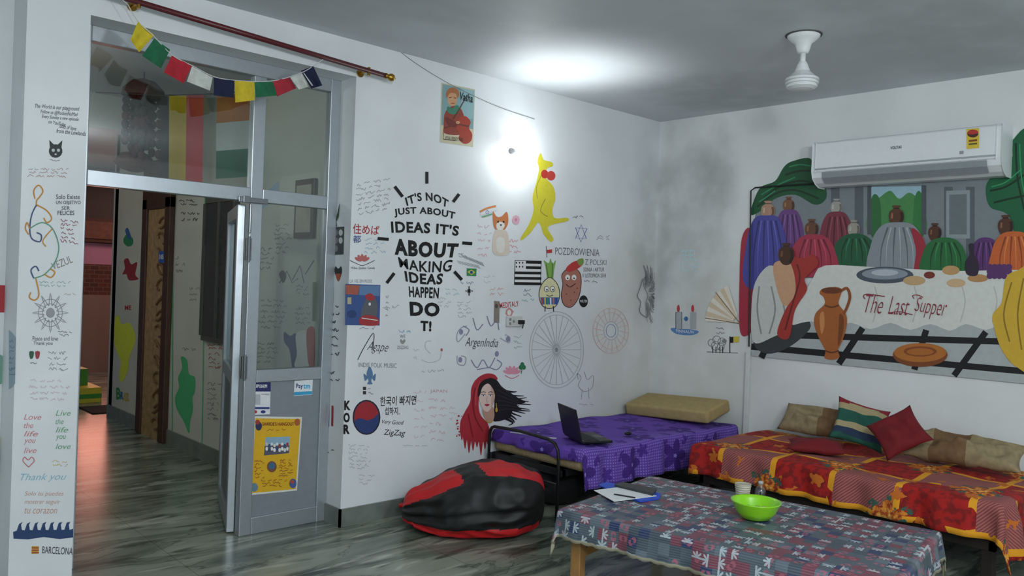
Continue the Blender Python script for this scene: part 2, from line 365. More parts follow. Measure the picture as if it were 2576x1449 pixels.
d=D(C); d.sp([(311,600),(320,590),(334,600),(333,615),(322,620),(312,612)],'#2f8f5a'); d.sp([(315,580),(322,574),(330,600),(322,600)],'#3a67a8'); d.done('wall_drawing','small green and blue drawing on corridor wall','wall drawing')
d=D(C); d.text('ME',(314,768,330,780),'#b43a3a',.03); d.done('wall_lettering','short red handwritten word on corridor wall','wall lettering')
d=D(C); d.sp([(455,898),(470,905),(475,940),(490,950),(490,985),(484,1000),(485,1030),(478,1060),(475,1090),(462,1060),(445,1030),(440,1000),(450,975),(448,950),(458,925)],'#4fb87c'); d.done('wall_drawing','green country map painted on corridor wall','wall drawing')
for pts in ([(434,500),(434,780),(433,1100)],[(516,490),(513,800),(508,1120)]):
    d=D(C); d.line(pts,3,'#5fbf80'); d.done('painted_line','thin green vertical line painted on corridor wall','wall drawing')
d=D(C)
for q in((450,500,508,520),(452,528,505,560)): d.scrib(*q,2,'#555555',1.6)
d.done('wall_scribble','dark handwritten note on corridor wall','wall lettering')
d=D(C); d.scrib(522,865,560,880,2,'#b04a3a',1.5); d.scrib(523,885,560,930,4,'#b06a5a',1.3); d.done('wall_scribble','red handwritten notes on corridor wall','wall lettering')
for q in ((520,960,560,1060,8),(455,872,500,884,1),(440,640,470,690,3),(475,720,505,760,3)):
    d=D(C); d.scrib(*q,'#8a8a8a',1.2); d.done('wall_scribble','grey handwritten notes on corridor wall','wall lettering','grey notes on the corridor wall')
d=D(C); d.sp([(715,835),(730,845),(745,840),(748,890),(742,922),(735,925),(728,880),(715,860)],'#2a3f86'); d.sp([(745,840),(775,835),(773,885),(778,920),(742,922),(747,890)],'#e4e4e4'); d.sp([(772,830),(790,825),(792,880),(790,925),(778,922),(772,880)],'#b63335'); d.done('wall_drawing','blue white and red country map on corridor wall','wall drawing')
d=D(C); d.line([(703,712),(722,682),(735,705),(755,668),(768,690),(790,655)],2.5,'#555a5c'); d.line([(722,682),(735,712),(750,700)],2,'#777777'); d.line([(755,668),(765,712)],2,'#777777'); d.sp([(702,690),(712,680),(720,695),(712,712)],'#44484a'); d.done('wall_drawing','grey mountain line drawing on corridor wall','wall drawing')
for q in ((690,560,735,640,7),(650,750,725,830,6),(740,770,790,820,4),(745,715,785,745,3),(650,620,690,680,5),(640,860,705,915,5)):
    d=D(C); d.scrib(*q,'#777c82',1.2); d.done('wall_scribble','column of small grey handwriting on corridor wall','wall lettering','grey notes on the corridor wall')
d=D(C); d.poly([(652,500),(700,455),(702,500),(660,525)],'#a9c3dc'); d.done('wall_drawing','pale blue painted patch on corridor wall','wall drawing')
p0=hC(800,470); p1=hC(752,470); zz0,zz1=hC(775,600).z,hC(775,452).z
e=empty('framed_picture',(XC,(p0.y+p1.y)/2,zz0)); tag(e,'dark framed light print hanging on corridor wall','picture')
b=MB(); b.box(XC-.03,XC-.003,p0.y,p1.y,zz0,zz1,mat('#33261d',.4)); b.obj('picture_frame',parent=e,world=True,bevel=.005)
b=MB(); b.box(XC-.033,XC-.03,p0.y+.03,p1.y-.03,zz0+.04,zz1-.04,mat('#b9b6a6',.5,var=.25,scale=9)); b.obj('picture_print',parent=e,world=True)
def clothq(b,q,mt,pl,nx=8,ny=6,bul=.03,cols=None,vert=True):
    TL,TR,BR,BL=q; vs=[]
    for j in range(ny+1):
        for i in range(nx+1):
            u=i/nx;v=j/ny
            x=(TL[0]*(1-u)+TR[0]*u)*(1-v)+(BL[0]*(1-u)+BR[0]*u)*v; y=(TL[1]*(1-u)+TR[1]*u)*(1-v)+(BL[1]*(1-u)+BR[1]*u)*v
            vs.append(hit(x,y,pl,bul*math.sin(u*5+q[0][0])*(.3+.7*v)))
    base=len(b.v); b.v+=vs
    for j in range(ny):
        for i in range(nx):
            k=base+j*(nx+1)+i; b.f.append([k,k+1,k+nx+2,k+nx+1])
            m2=mt if cols is None else cols[int((i/nx if vert else j/ny)*len(cols))]
            b.mi.append(b.m(m2))
PF=(Vector((0,5.7,0)),Vector((0,-1,0)))
b=MB(); b.tube([hit(u,v,PF,.0) for u,v in((240,232),(400,240),(545,236),(700,222),(820,205))],.004,mat('#333333'))
e=empty('flag_line',hit(545,236,PF)); tag(e,'string with two large national flags hanging in corridor','bunting'); b.obj('string',parent=e,world=True)
b=MB(); clothq(b,[(404,242),(513,238),(509,462),(403,468)],None,PF,10,8,.02,[mat('#1b1b1b',.8),mat('#c9aa22',.8),mat('#c9aa22',.8),mat('#b8343a',.8),mat('#b8343a',.8)]); b.obj('flag',parent=e,world=True,smooth=True)
b=MB(); clothq(b,[(545,240),(692,226),(690,440),(543,450)],None,PF,8,9,.02,[mat('#bd7a42',.8),mat('#c2c8c4',.8),mat('#2f6e54',.8)],False); b.obj('flag',parent=e,world=True,smooth=True)
c=hy(362,215,6.3); e=empty('hanging_ornament',c); tag(e,'round woven hanging ornament with dark beaded strands','ornament')
b=MB(); b.lathe([(.01,.05),(.08,.03),(.14,-.03),(.15,-.08),(.14,-.09),(.02,-.05)],mat('#54403a',.8,var=.3,bump=.5)); b.tube([(0,0,.03),(0,0,HC-c.z)],.004,M_blk); b.obj('shade',parent=e,smooth=True)
for i in range(10):
    a=i*.628; r=.05+.07*(i%2); b=MB(); L=.42+.14*((i*7)%5)/5
    b.tube([(r*math.cos(a),r*math.sin(a),-.07),(r*math.cos(a),r*math.sin(a),-L)],.002,M_blk,5)
    for k in range(6): b.ball((r*math.cos(a),r*math.sin(a),-.13-k*(L-.13)/5),.028,.028,.036,mat(['#211b1a','#232b25','#4a2224'][k%3],.85),8,6)
    b.obj('bead_strand',parent=e,smooth=True)
c=hy(340,410,6.6); b=MB(); b.lathe([(.02,.09),(.1,.07),(.15,.0),(.145,-.01),(.1,-.05),(.03,-.07)],mat('#6a4038',.8,var=.35,bump=.6)); b.tube([(0,0,.07),(0,0,HC-c.z)],.003,M_blk,5); tag(b.obj('pendant_shade',loc=c,smooth=True),'reddish brown woven pendant shade in corridor','pendant lamp')
b=MB(); b.box(1.9,2.62,9.6,9.75,0,2.0,mat('#2a7fd0',.4)); tag(b.obj('blue_pillar',recenter=True,bevel=.01),'bright blue painted pillar at corridor end','pillar')  # plain box standing in for the blue pillar beyond the doorway
b=MB(); b.box(2.2,2.98,10.0,10.5,0,.17,mat('#cfc93a',.5)); b.box(2.2,2.9,10.25,10.5,.17,.36,mat('#4fa53c',.5)); b.box(2.2,2.98,9.995,10.0,.05,.1,mat('#3c9a3c',.5)); tag(b.obj('painted_steps',recenter=True,bevel=.01),'green and yellow painted steps by corridor end','steps')
b=MB(); b.box(2.66,3.1,9.2,9.7,.001,.012,mat('#1c1c1e',.95)); tag(b.obj('door_mat',recenter=True),'black mat on marble floor before the steps','mat')
za,zb2=hit(250,610,'FAR').z,hit(250,550,'FAR').z
b=MB(); b.box(3.0,4.2,12.8,12.89,za,zb2,mat('#5a3020',.5)); b.box(3.05,4.15,12.78,12.8,za+.05,zb2-.05,mat('#84503a',.5,var=.3,scale=14)); struct(b.obj('window_2'))
# ================= CURTAIN ROD & BUNTING
M_rod=mat('#5b1a22',.35,name='dark_red_rod'); M_gold=mat('#b08a3a',.25,.9,name='brass')
ra=hy(240,-27,4.26); rb=hy(968,190,4.26); ra.z=min(ra.z,2.96)
e=empty('curtain_rod',rb); tag(e,'dark red curtain rod with brass finial above door opening','curtain rod')
b=MB(); b.tube([ra,rb],.015,M_rod,14); b.obj('pole',parent=e,world=True,smooth=True)
dv=(rb-ra).normalized()
b=MB(); b.lathe([(.016,0),(.019,.01),(.012,.02),(.018,.03),(.025,.045),(.021,.062),(.009,.07),(.005,.078)],M_gold,16,ax='x'); o=b.obj('finial',parent=e,smooth=True); o.rotation_euler=(0,math.asin(-dv.z),0)
for f in (.12,.93):
    q=ra.lerp(rb,f); b=MB(); b.tube([q,(q.x,YA,q.z-.0)],.008,M_gold,8); b.lathe([(.024,0),(.024,.01)],M_gold,14,(q.x,YA-.01,q.z),ax='y'); b.tube([q+Vector((0,0,.02)),q-Vector((0,0,.03))],.01,M_gold); b.obj('bracket',parent=e,world=True)
PB=(Vector((0,4.24,0)),Vector((0,-1,0)))
fl=[('#d9c22c',[(347,54),(388,88),(350,132),(328,100)]),('#1f6b48',[(388,97),(428,125),(405,172),(357,140)]),('#b82232',[(432,140),(483,165),(462,210),(412,182)]),('#d4d8d2',[(483,167),(535,195),(528,228),(470,205)]),('#141d40',[(538,194),(590,203),(588,246),(538,240)]),('#dcc22c',[(590,203),(640,205),(641,252),(592,258)]),('#1f6b48',[(640,207),(690,205),(702,240),(643,245)]),('#b0283a',[(684,205),(728,193),(745,222),(697,243)]),('#d4d8d2',[(730,195),(765,183),(788,215),(752,225)]),('#141d40',[(757,178),(788,166),(811,215),(783,223)])]
e=empty('prayer_flag_bunting',hit(560,200,PB)); tag(e,'string of small coloured cloth prayer flags across doorway','bunting')
b=MB(); pts=[hit(u,v,PB,.003) for u,v in catmull([(322,12),(347,54),(388,92),(432,138),(483,165),(538,193),(590,202),(640,205),(690,203),(730,193),(765,180),(788,166),(812,150)],False,3)]
b.tube([hy(300,-8,4.258)]+pts+[hy(812,148,YA-.001)],.0025,mat('#cccccc')); b.obj('string',parent=e,world=True)
for cc,q in fl:
    b=MB(); clothq(b,q,mat(cc,.85,var=.2,bump=.3),PB,6,5,.02); b.obj('flag',parent=e,world=True,smooth=True)
# ================= WALL NORTH ART
A='A'; K='#0d0d0d'
d=D(A)
for t,q,bend,bo in [("IT'S NOT",[(1018,497),(1129,503),(1126,525),(1024,519)],17,.03),('JUST ABOUT',[(990,526),(1146,534),(1143,557),(993,548)],9,.03),("IDEAS IT'S",[(983,556),(1156,568),(1153,594),(985,586)],3,.035),('ABOUT',[(990,598),(1155,612),(1148,648),(993,641)],-3,.05),('MAKING',[(1001,646),(1140,652),(1134,682),(1006,672)],-8,.018),('IDEAS',[(1017,681),(1116,687),(1112,715),(1021,708)],-4,.035),('HAPPEN',[(1028,720),(1105,724),(1103,751),(1030,747)],0,.03),('DO',[(1030,758),(1107,762),(1105,797),(1032,795)],0,.05),('T!',[(1058,806),(1086,808),(1085,834),(1058,833)],0,.045)]:
    d.text(t,q,K,bo,bend)
for a in [((1074,432),(1074,462)),((993,469),(1013,495)),((1155,488),(1140,508)),((950,600),(978,602)),((1163,611),(1188,613)),((992,687),(973,712)),((1143,683),(1162,704))]: d.line(list(a),8,K)
d.done('wall_lettering','black light bulb shaped lettering with rays on white wall','wall lettering')
d=D(A)
d.sp([(1360,385),(1368,402),(1388,408),(1390,418),(1376,424),(1372,445),(1392,470),(1397,500),(1390,525),(1395,548),(1426,548),(1428,556),(1390,565),(1378,575),(1392,600),(1385,608),(1368,590),(1355,560),(1335,585),(1313,604),(1310,598),(1330,565),(1342,530),(1340,495),(1350,455),(1356,425),(1352,405)],'#d9cf38'); d.ell(1370,438,9,11,'#c0392f'); d.ell(1386,442,11,12,'#c9423a'); d.line([(1362,440),(1350,470),(1352,500)],2,'#a39d34',True); d.line([(1372,500),(1360,530),(1378,545)],2,'#a39d34',True)
d.done('wall_drawing','plain yellow hopping animal with two red discs on wall','wall drawing')
d=D(A); d.line([(1462,565),(1475,600),(1448,599)],2,'#4a62ae',False,True); d.line([(1448,573),(1477,575),(1461,609)],2,'#4a62ae',False,True); d.done('wall_drawing','small blue six pointed star drawn on wall','wall drawing')
d=D(A); d.sp([(1240,532),(1250,545),(1262,544),(1275,533),(1279,556),(1272,575),(1258,583),(1244,574),(1240,555)],'#cf8150'); d.sp([(1250,562),(1262,558),(1270,567),(1260,581),(1250,575)],'#ece8e0'); d.ell(1253,558,2,2.5,K); d.ell(1267,558,2,2.5,K); d.ell(1260,566,2.5,2,K); d.sp([(1244,582),(1258,578),(1276,584),(1282,630),(1272,642),(1245,640),(1238,620)],'#e0d2c4'); d.sp([(1250,600),(1268,600),(1268,632),(1252,632)],'#e8e3dc'); d.done('wall_drawing','small orange dog drawing on white wall','wall drawing')
d=D(A); d.line([(1207,533),(1225,524),(1248,518)],5,'#dd8f58',True); d.line([(1208,540),(1230,532),(1250,526)],6,'#e8e8e8',True); d.line([(1212,546),(1230,541),(1238,538)],4,'#7eb08a',True); d.ring(1226,534,4,4,1.2,'#4a62ae'); d.done('wall_drawing','brush stroked orange and green flag on wall','wall drawing')
d=D(A)
for k in range(8):
    a=k*math.pi/4; d.ell(1298+6*math.cos(a),553+7*math.sin(a),4,5,'#e6b6c6')
d.ell(1298,553,3,4,'#d68aa4'); d.done('wall_drawing','pale pink flower drawing on wall','wall drawing')
d=D(A); d.poly([(1296,655),(1362,657),(1359,716),(1294,714)],'#e6e6e6')
for i in range(5):
    x=1323 if i<2 else 1294; y=656+i*13.4; d.poly([(x,y),(1362,y+1),(1361.5,y+8),(x,y+7)],K)
d.line([(1296,655),(1362,657),(1359,716),(1294,714)],2,K,False,True)
for i in range(6): d.ell(1299+(i%3)*8,661+(i//3)*10,1.6,2.4,K)
d.done('wall_drawing','black and white striped flag painted on wall','wall drawing')
d=D(A); d.poly([(1174,675),(1199,676),(1198,695),(1174,694)],'#2f8a52'); d.poly([(1186,678),(1196,685),(1186,692),(1176,684)],'#dccb3a'); d.ell(1186,685,4,4,'#2b4c9a'); d.done('wall_drawing','tiny green and yellow flag on wall','wall drawing')
d=D(A); d.text('POZDROWIENIA',[(1397,622),(1508,627),(1508,645),(1397,640)],'#6f7376',-.006); d.done('wall_lettering','grey thin capital letter Polish greeting on wall','wall lettering')
d=D(A); d.text('Z POLSKI',[(1472,652),(1526,654),(1525,667),(1472,666)],'#6f7376',-.006); d.done('wall_lettering','second grey line of Polish greeting on wall','wall lettering')
d=D(A); d.text('SONIA i ARTUR',(1468,673,1520,683),'#4a4a4a'); d.text('11 LISTOPADA 2018',(1465,688,1524,698),'#4a4a4a'); d.done('wall_lettering','small signature with date below greeting','wall lettering')
d=D(A); d.poly([(1374,621),(1389,618),(1389,627),(1375,629)],'#e6e6e6'); d.poly([(1375,629),(1389,627),(1389,636),(1376,637)],'#c33a3a'); d.line([(1374,619),(1376,648)],1.5,'#555555'); d.done('wall_drawing','small red and white flag drawn beside greeting','wall drawing')
d=D(A)
d.sp([(1378,705),(1372,670),(1368,655),(1380,662),(1385,650),(1390,664),(1398,655),(1394,680),(1390,705)],'#7fae52'); d.line([(1380,705),(1374,665)],1.5,'#35552a'); d.line([(1388,705),(1390,660)],1.5,'#35552a')
d.sp([(1383,698),(1402,715),(1408,742),(1400,768),(1382,776),(1364,768),(1356,742),(1363,715)],'#e2dcae'); d.line([(1383,698),(1402,715),(1408,742),(1400,768),(1382,776),(1364,768),(1356,742),(1363,715)],2,'#3f3f35',True,True)
d.poly([(1359,748),(1406,748),(1402,766),(1363,766)],'#3a66b0')
for i,cc in enumerate(['#c23b36','#e0c63a','#3f9a58','#e6e6e6','#d07a34','#2d4c9a']): d.poly([(1362+i*7,749),(1366+i*7,749),(1366+i*7,766),(1363+i*7,766)],cc)
for x in(1375,1390): d.ell(x,727,6,7,'#f1f1ec'); d.ring(x,727,6,7,1.2,K,16); d.ell(x+1,729,2,2,K)
d.line([(1375,742),(1383,745),(1391,742)],1.6,K,True); d.line([(1372,770),(1371,784)],2,K); d.line([(1392,770),(1393,784)],2,K)
d.done('wall_drawing','cartoon onion with striped shorts painted on wall','wall drawing')
d=D(A); d.sp([(1436,672),(1458,685),(1462,715),(1455,750),(1438,772),(1420,768),(1412,745),(1416,715),(1414,690)],'#b07566'); d.line([(1436,672),(1458,685),(1462,715),(1455,750),(1438,772),(1420,768),(1412,745),(1416,715),(1414,690)],1.8,'#4b2e28',True,True); d.sp([(1424,675),(1440,660),(1460,655),(1467,664),(1450,678),(1430,684)],'#c23a3a'); d.sp([(1452,655),(1466,650),(1468,662),(1458,668)],'#7d9a48')
for x in(1428,1444): d.ell(x,698,6,7,'#f1f1ec'); d.ell(x,700,2,2,K)
d.line([(1424,715),(1434,722),(1448,713)],2,'#3a1b16',True)
for q in((1425,740),(1445,735),(1436,755),(1452,725)): d.ell(q[0],q[1],1.5,1.5,'#5c3a33')
d.done('wall_drawing','cartoon potato with red beret painted on wall','wall drawing')
d=D(A); d.ell(1468,758,11,15,K); d.text('WELTEN',(1459,754,1477,761),'#dddddd',.02); d.done('wall_drawing','round black badge painted on wall','wall drawing')
d=D(A); gy='#b9bec0'
for rx,ry,w in((68,96,2.0),(62,88,1.4),(9,13,2)): d.ring(1400,880,rx,ry,w,gy,48)
d.ell(1400,880,4,6,'#8b9194')
for k in range(24):
    a=k*math.pi/12; d.line([(1400+5*math.cos(a),880+8*math.sin(a)),(1400+62*math.cos(a),880+88*math.sin(a))],1.3,gy)
d.done('wall_drawing','large grey spoked wheel drawn on wall','wall drawing')
d=D(A); d.ring(1537,832,12,16,1.6,'#93a3c6',30); d.ring(1537,832,18,23,1.6,'#b7bfd2',30)
for k in range(18):
    a=k*math.pi/9; d.line([(1537+18*math.cos(a),832+23*math.sin(a)),(1537+45*math.cos(a+.1),832+57*math.sin(a+.1))],1.8,'#e2c8c2')
d.ring(1537,832,36,46,1.6,'#e2c6c0',36); d.ring(1537,832,45,57,1.6,'#e2c6c0',36)
d.done('wall_drawing','pale pink mandala drawn on wall','wall drawing')
d=D(A)
for k in range(110):
    a=random.uniform(-1.75,1.5); r0=random.uniform(8,20); r1=r0+random.uniform(8,20)
    cx,cy=1624,742
    d.line([(cx+r0*math.cos(a),cy+2.0*r0*math.sin(a)),(cx+2+(r0+r1)/2*math.cos(a+.15),cy+2.1*(r0+r1)/2*math.sin(a+.15)),(cx+min(r1,38)*math.cos(a),cy+2.1*min(r1,38)*math.sin(a))],1.1,random.choice(['#8f9394','#a9adae','#7c8081']),True,k=3)
d.line([(1618,700),(1610,725),(1604,745),(1612,760),(1610,785),(1628,800)],1.8,'#7c8081',True); d.line([(1628,800),(1630,780),(1626,760),(1630,742),(1620,720),(1618,700)],1.5,'#7c8081',True); d.done('wall_drawing','grey feathered headdress sketch near wall corner','wall drawing')
d=D(A); pu='#8587a2'
for pts in ([(1170,840),(1152,860),(1150,840),(1160,825),(1175,820)],[(1150,895),(1152,915),(1168,918),(1172,900),(1160,895)],[(1258,850),(1280,862),(1282,848),(1270,842)],[(1165,820),(1180,830),(1172,845)],[(1200,930),(1230,925),(1250,930),(1262,915),(1250,905)],[(1185,905),(1200,925),(1215,905),(1230,925),(1245,900)],[(1190,800),(1200,830),(1215,815)],[(1225,795),(1235,820),(1250,805),(1255,830)]): d.line(pts,2.4,random.choice([pu,'#b0b0bc','#a4a8b6']),True)
for q in((1160,835),(1158,905),(1278,853),(1250,890)): d.ell(q[0],q[1],5,7,'#8f90ae')
d.text('ArgenIndia',[(1170,848),(1254,852),(1252,880),(1170,878)],'#33363c',-.008,0,.4); d.done('wall_drawing','script lettering with grey violet swirls on wall','wall drawing')
d=D(A); d.text('Agape',[(925,858),(978,862),(976,893),(922,888)],'#33363a',-.01,0,.5); d.line([(900,905),(918,870),(940,838),(938,880)],2,'#33363a',True); d.done('wall_lettering','dark cursive word brushed on white wall','wall lettering')
d=D(A); d.text('INDIE FOLK MUSIC',[(902,912),(998,914),(998,926),(902,923)],'#7d8286',-.005); d.done('wall_lettering','grey thin music lettering on wall','wall lettering')
d=D(A); bl='#5b7fa6'; d.sp([(930,922),(938,940),(934,958),(937,966),(924,966),(927,958),(922,940)],bl); d.sp([(925,950),(915,940),(918,958)],bl); d.sp([(936,950),(945,940),(943,958)],bl); d.done('wall_drawing','small blue lily emblem drawn on wall','wall drawing')
for yq in (973,984):
    d=D(A); d.poly([(913,yq),(921,yq),(921,yq+8),(913,yq+8)],'#333538'); d.scrib(924,yq,950,yq+9,1,'#777777'); d.done('wall_drawing','tiny dark square icon with handle on wall','wall drawing')
d=D(A); d.text('WE',(1006,842,1020,850),'#777777'); d.sp([(1013,866),(1006,858),(1009,853),(1013,857),(1017,853),(1020,858)],'#9a9a9a'); d.text('ZIGZAG',(999,870,1027,878),'#777777'); d.done('wall_lettering','small grey lettering with heart on wall','wall lettering')
d=D(A); d.text('K',(866,1008,882,1032),K,.05); d.text('O',(864,1038,880,1063),K,.05); d.text('R',(864,1068,880,1092),K,.05); d.done('wall_lettering','three bold black letters painted vertically on wall','wall lettering')
d=D(A); d.ell(922,1050,35,44,'#1b1c24'); d.ell(922,1050,32,41,'#2d3f76')
tg=[(922+31*math.cos(a),1050+40*math.sin(a)) for a in [math.pi-.25+i*(math.pi)/14 for i in range(15)]]+[(940,1052),(925,1058),(908,1052),(898,1054)]
d.poly(tg,'#a52a34'); d.done('wall_drawing','red and blue circle emblem with black outline on wall','wall drawing')
d=D(A); d.text('한국이 빠지면',[(957,998),(1048,994),(1046,1018),(956,1022)],K,.01); d.done('wall_lettering','black brushed Korean message on wall','wall lettering')
d=D(A); d.text('섭하지.',(968,1024,1005,1044),K,.01); d.done('wall_lettering','second line of black brushed Korean message','wall lettering')
d=D(A); d.text('Very Good',[(961,1056),(1016,1058),(1014,1072),(960,1068)],K,.0,0,.2); d.done('wall_lettering','black handwritten English praise on wall','wall lettering')
d=D(A); d.text('ZigZag',[(966,1080),(1021,1082),(1018,1101),(965,1098)],K,.0,0,.2); d.done('wall_lettering','black handwritten hostel name on wall','wall lettering')
d=D(A); d.text('住めば',[(888,562),(955,568),(953,592),(888,588)],'#b03038',.01); d.done('wall_lettering','red brush characters on wall','wall lettering')
d=D(A); d.text('都',(888,592,908,611),'#3a4f8a',.01); d.done('wall_lettering','blue brush character on wall','wall lettering')
d=D(A)
for a in (-60,-30,0,30,60): d.ell(911+12*math.sin(math.radians(a)),657-9*math.cos(math.radians(a)),4,9,'#bf6a66',a)
d.line([(880,655),(895,662),(911,668),(928,662),(943,655)],1.5,'#444444',True); d.text('M-Bee, Quebec, Canada',(883,671,943,678),'#444444'); d.done('wall_drawing','small red lotus with caption on wall','wall drawing')
d=D(A); d.scrib(895,460,985,545,7,'#9ba0a2',1.2,-.18); d.done('wall_scribble','slanted grey handwritten message on wall','wall lettering')
d=D(A); d.text('LA VIE EN ROSE',(880,703,936,711),'#8a8f96'); d.done('wall_lettering','small grey French words above blue painting','wall lettering')
d=D(A); d.poly([(869,714),(957,717),(955,819),(868,818)],'#3a568f'); d.poly([(870,716),(905,718),(900,742),(870,740)],'#a85a48'); d.poly([(905,718),(956,719),(955,745),(903,742)],'#5f80aa'); d.sp([(922,750),(942,748),(950,770),(945,800),(925,805),(908,795),(915,765)],'#5d6166'); d.sp([(905,800),(925,792),(950,800),(950,818),(908,817)],'#a8343a'); d.sp([(918,745),(932,738),(944,750),(930,757)],'#a8343a'); d.ell(930,765,3,4,'#e6e6e6'); d.poly([(874,748),(884,748),(884,765),(874,765)],'#b9b08f'); d.line([(910,800),(950,806)],2,'#e0e0e0'); d.ell(885,790,12,10,'#2c4174'); d.done('wall_painting','small blue seaside painting with grey bird and red','wall painting')
d=D(A); d.text('MEDITALY',[(1256,762),(1304,757),(1306,770),(1258,776)],'#b6454a',.01); d.done('wall_lettering','red hand painted capital lettering on wall','wall lettering')
d=D(A); d.line([(1272,790),(1280,775),(1292,785)],2,'#a07070',True); d.ell(1281,786,9,11,'#c98f8a'); d.ell(1281,786,5,7,'#e2e0dc'); d.done('wall_drawing','small pink ring sketch beside socket','wall drawing')
d=D(A); d.poly([(1243,757),(1257,758),(1256,813),(1242,812)],'#8d8277'); d.ell(1249,770,4,6,'#5a4f48'); d.done('sticker','narrow brown sticker strip on wall','sticker')
d=D(A)
for i in range(14): d.line([(1160+i*4,640+i*1.5),(1166+i*4,648+i*1.7)],1.3,'#7f858a'); d.line([(1150+i*4,655+i*.9),(1156+i*4,664+i*.9)],1.2,'#9a9ea2')
d.done('wall_scribble','grey diagonal hatching marks on wall','wall lettering')
d=D(A)
for k in range(8):
    a=k*math.pi/4; d.line([(1180,732),(1180+(10 if k%2==0 else 5)*math.cos(a),732+(12 if k%2==0 else 6)*math.sin(a))],2.5,K)
d.done('wall_drawing','small black compass star on wall','wall drawing')
sl=[(1200,560,1242,650,5,'#e3a9b4'),(1280,600,1315,640,3,'#e08a94'),(1228,720,1275,745,2,'#e0a294'),(1118,722,1160,745,2,'#9cc7cc'),(1150,755,1190,800,5,'#b4b8bb'),(1155,700,1200,722,1,'#7f8aa0'),(960,765,1010,782,1,'#9b9fa2'),(970,740,980,800,4,'#8a8a8a'),(1040,975,1075,1110,6,'#dcc3c8'),(1078,995,1130,1115,6,'#dcb8be'),(1040,870,1060,910,2,'#b8bcc0'),(1060,925,1125,945,1,'#a8acb0'),(875,1115,935,1180,7,'#b4bfca'),(1010,1120,1090,1125,1,'#b9bfc6'),(1100,745,1140,775,3,'#c3c6c9'),(1310,750,1345,760,1,'#6cb0b4'),(1500,590,1545,605,2,'#a6a6a0'),(1290,840,1325,880,3,'#9cc4b0'),(900,822,950,830,1,'#7a86a0'),(1315,725,1340,745,2,'#7a86a0'),(1130,1020,1152,1060,3,'#d4c4cc'),(1215,690,1245,715,2,'#c4c8cc'),(1000,828,1045,838,1,'#7fa2c8'),(900,1190,945,1220,3,'#b8bcc6'),(1152,636,1180,648,2,'#8894a8'),(915,598,975,640,4,'#9bb7cf'),(1466,702,1520,712,1,'#666666'),(1440,540,1475,550,1,'#666666'),(1455,1014,1495,1020,1,'#aaaaaa')]
for q in sl:
    d=D(A); d.scrib(q[0],q[1],q[2],q[3],q[4],q[5],1.3,random.uniform(-.05,.08)); d.done('wall_scribble','small faint handwritten message on white wall','wall lettering','handwritten notes on the walls')
d=D(A); d.text('JAPAN',(1082,980,1125,990),'#cfa6ac'); d.done('wall_lettering','faint pink country name on wall','wall lettering')
d=D(A)
for a in (-70,-40,-15,15,40,70): d.ell(1288+13*math.sin(math.radians(a)),940-10*math.cos(math.radians(a)),4,11,'#e29aac',a)
d.line([(1270,944),(1288,952),(1306,944)],2,'#d4808e',True); d.done('wall_drawing','pink lotus drawn on wall','wall drawing')
d=D(A)
for q in((1310,924),(1318,924),(1314,917)): d.ell(q[0],q[1],5,6,'#2f7d50')
d.line([(1314,926),(1311,940)],2,'#2f7d50'); d.done('wall_drawing','small green clover painted on wall','wall drawing')
d=D(A); g2='#a6a9ac'; d.line([(1470,935),(1478,955),(1492,945),(1490,975),(1470,985),(1455,970),(1462,950),(1452,940),(1455,955)],1.6,g2,True); d.line([(1465,980),(1462,1005)],1.6,g2); d.line([(1480,975),(1482,1003)],1.6,g2); d.done('wall_drawing','grey chicken sketch on wall','wall drawing')
d=D(A); d.line([(1083,890),(1070,875),(1072,860),(1085,858)],2,'#c2c6ca',True); d.line([(1060,905),(1080,912),(1105,905),(1110,885)],2,'#c2c6ca',True); d.ell(1111,880,3,4,'#b06a60'); d.done('wall_drawing','faint grey curly sketch on wall','wall drawing')
# woman with red hood
d=D(A); rd='#b22c38'
d.sp([(1183,1010),(1186,975),(1200,952),(1222,940),(1243,942),(1252,954),(1238,958),(1222,962),(1208,985),(1204,1020),(1210,1045),(1226,1064),(1232,1085),(1230,1108),(1205,1112),(1178,1108),(1160,1092),(1158,1062),(1170,1035)],rd)
for x,y,l in((1162,1078,30),(1170,1095,34),(1180,1100,40),(1190,1100,34),(1200,1100,26),(1210,1100,46),(1220,1095,36),(1228,1092,30)): d.sp([(x-5,y),(x+5,y),(x+2.5,y+l*.7),(x,y+l),(x-2.5,y+l*.7)],rd)
for i in range(14): d.ell(1160+random.uniform(-12,6),1040+random.uniform(0,60),random.uniform(1,3),random.uniform(1,3),rd)
d.line([(1196,975),(1190,1010),(1196,1050),(1215,1085)],3,'#8a1824',True); d.line([(1178,1040),(1185,1075),(1190,1100)],2.5,'#8a1824',True); d.line([(1208,960),(1198,985),(1197,1020)],2,'#d25560',True)
hb='#0f0e13'
d.sp([(1228,953),(1248,955),(1262,972),(1280,985),(1302,1000),(1322,1012),(1300,1018),(1312,1030),(1290,1034),(1284,1050),(1268,1056),(1252,1060),(1240,1056),(1244,1020),(1240,985)],hb)
for (ya_,xe,ye) in [(975,1300,985),(982,1318,996),(990,1330,1010),(998,1336,1018),(1005,1332,1030),(1012,1322,1040),(1020,1312,1048),(1028,1300,1056),(1036,1294,1064),(1044,1280,1070),(1000,1325,1000),(1015,1334,1034)]:
    d.line([(1250,ya_),(1270,ya_+8),(1290,(ya_+ye)/2+6),(xe,ye)],9,hb,True,k=5,taper=True)
for i in range(6): d.line([(1252,968+i*13),(1275,984+i*9),(1300+i*2,1002+i*6)],1.2,'#3a3842',True,k=4)
d.sp([(1214,1030),(1238,1022),(1244,1045),(1236,1064),(1222,1056)],'#c09582')
d.sp([(1205,988),(1212,968),(1228,960),(1240,970),(1245,990),(1243,1010),(1236,1026),(1226,1036),(1216,1030),(1207,1012)],'#e6cabf')
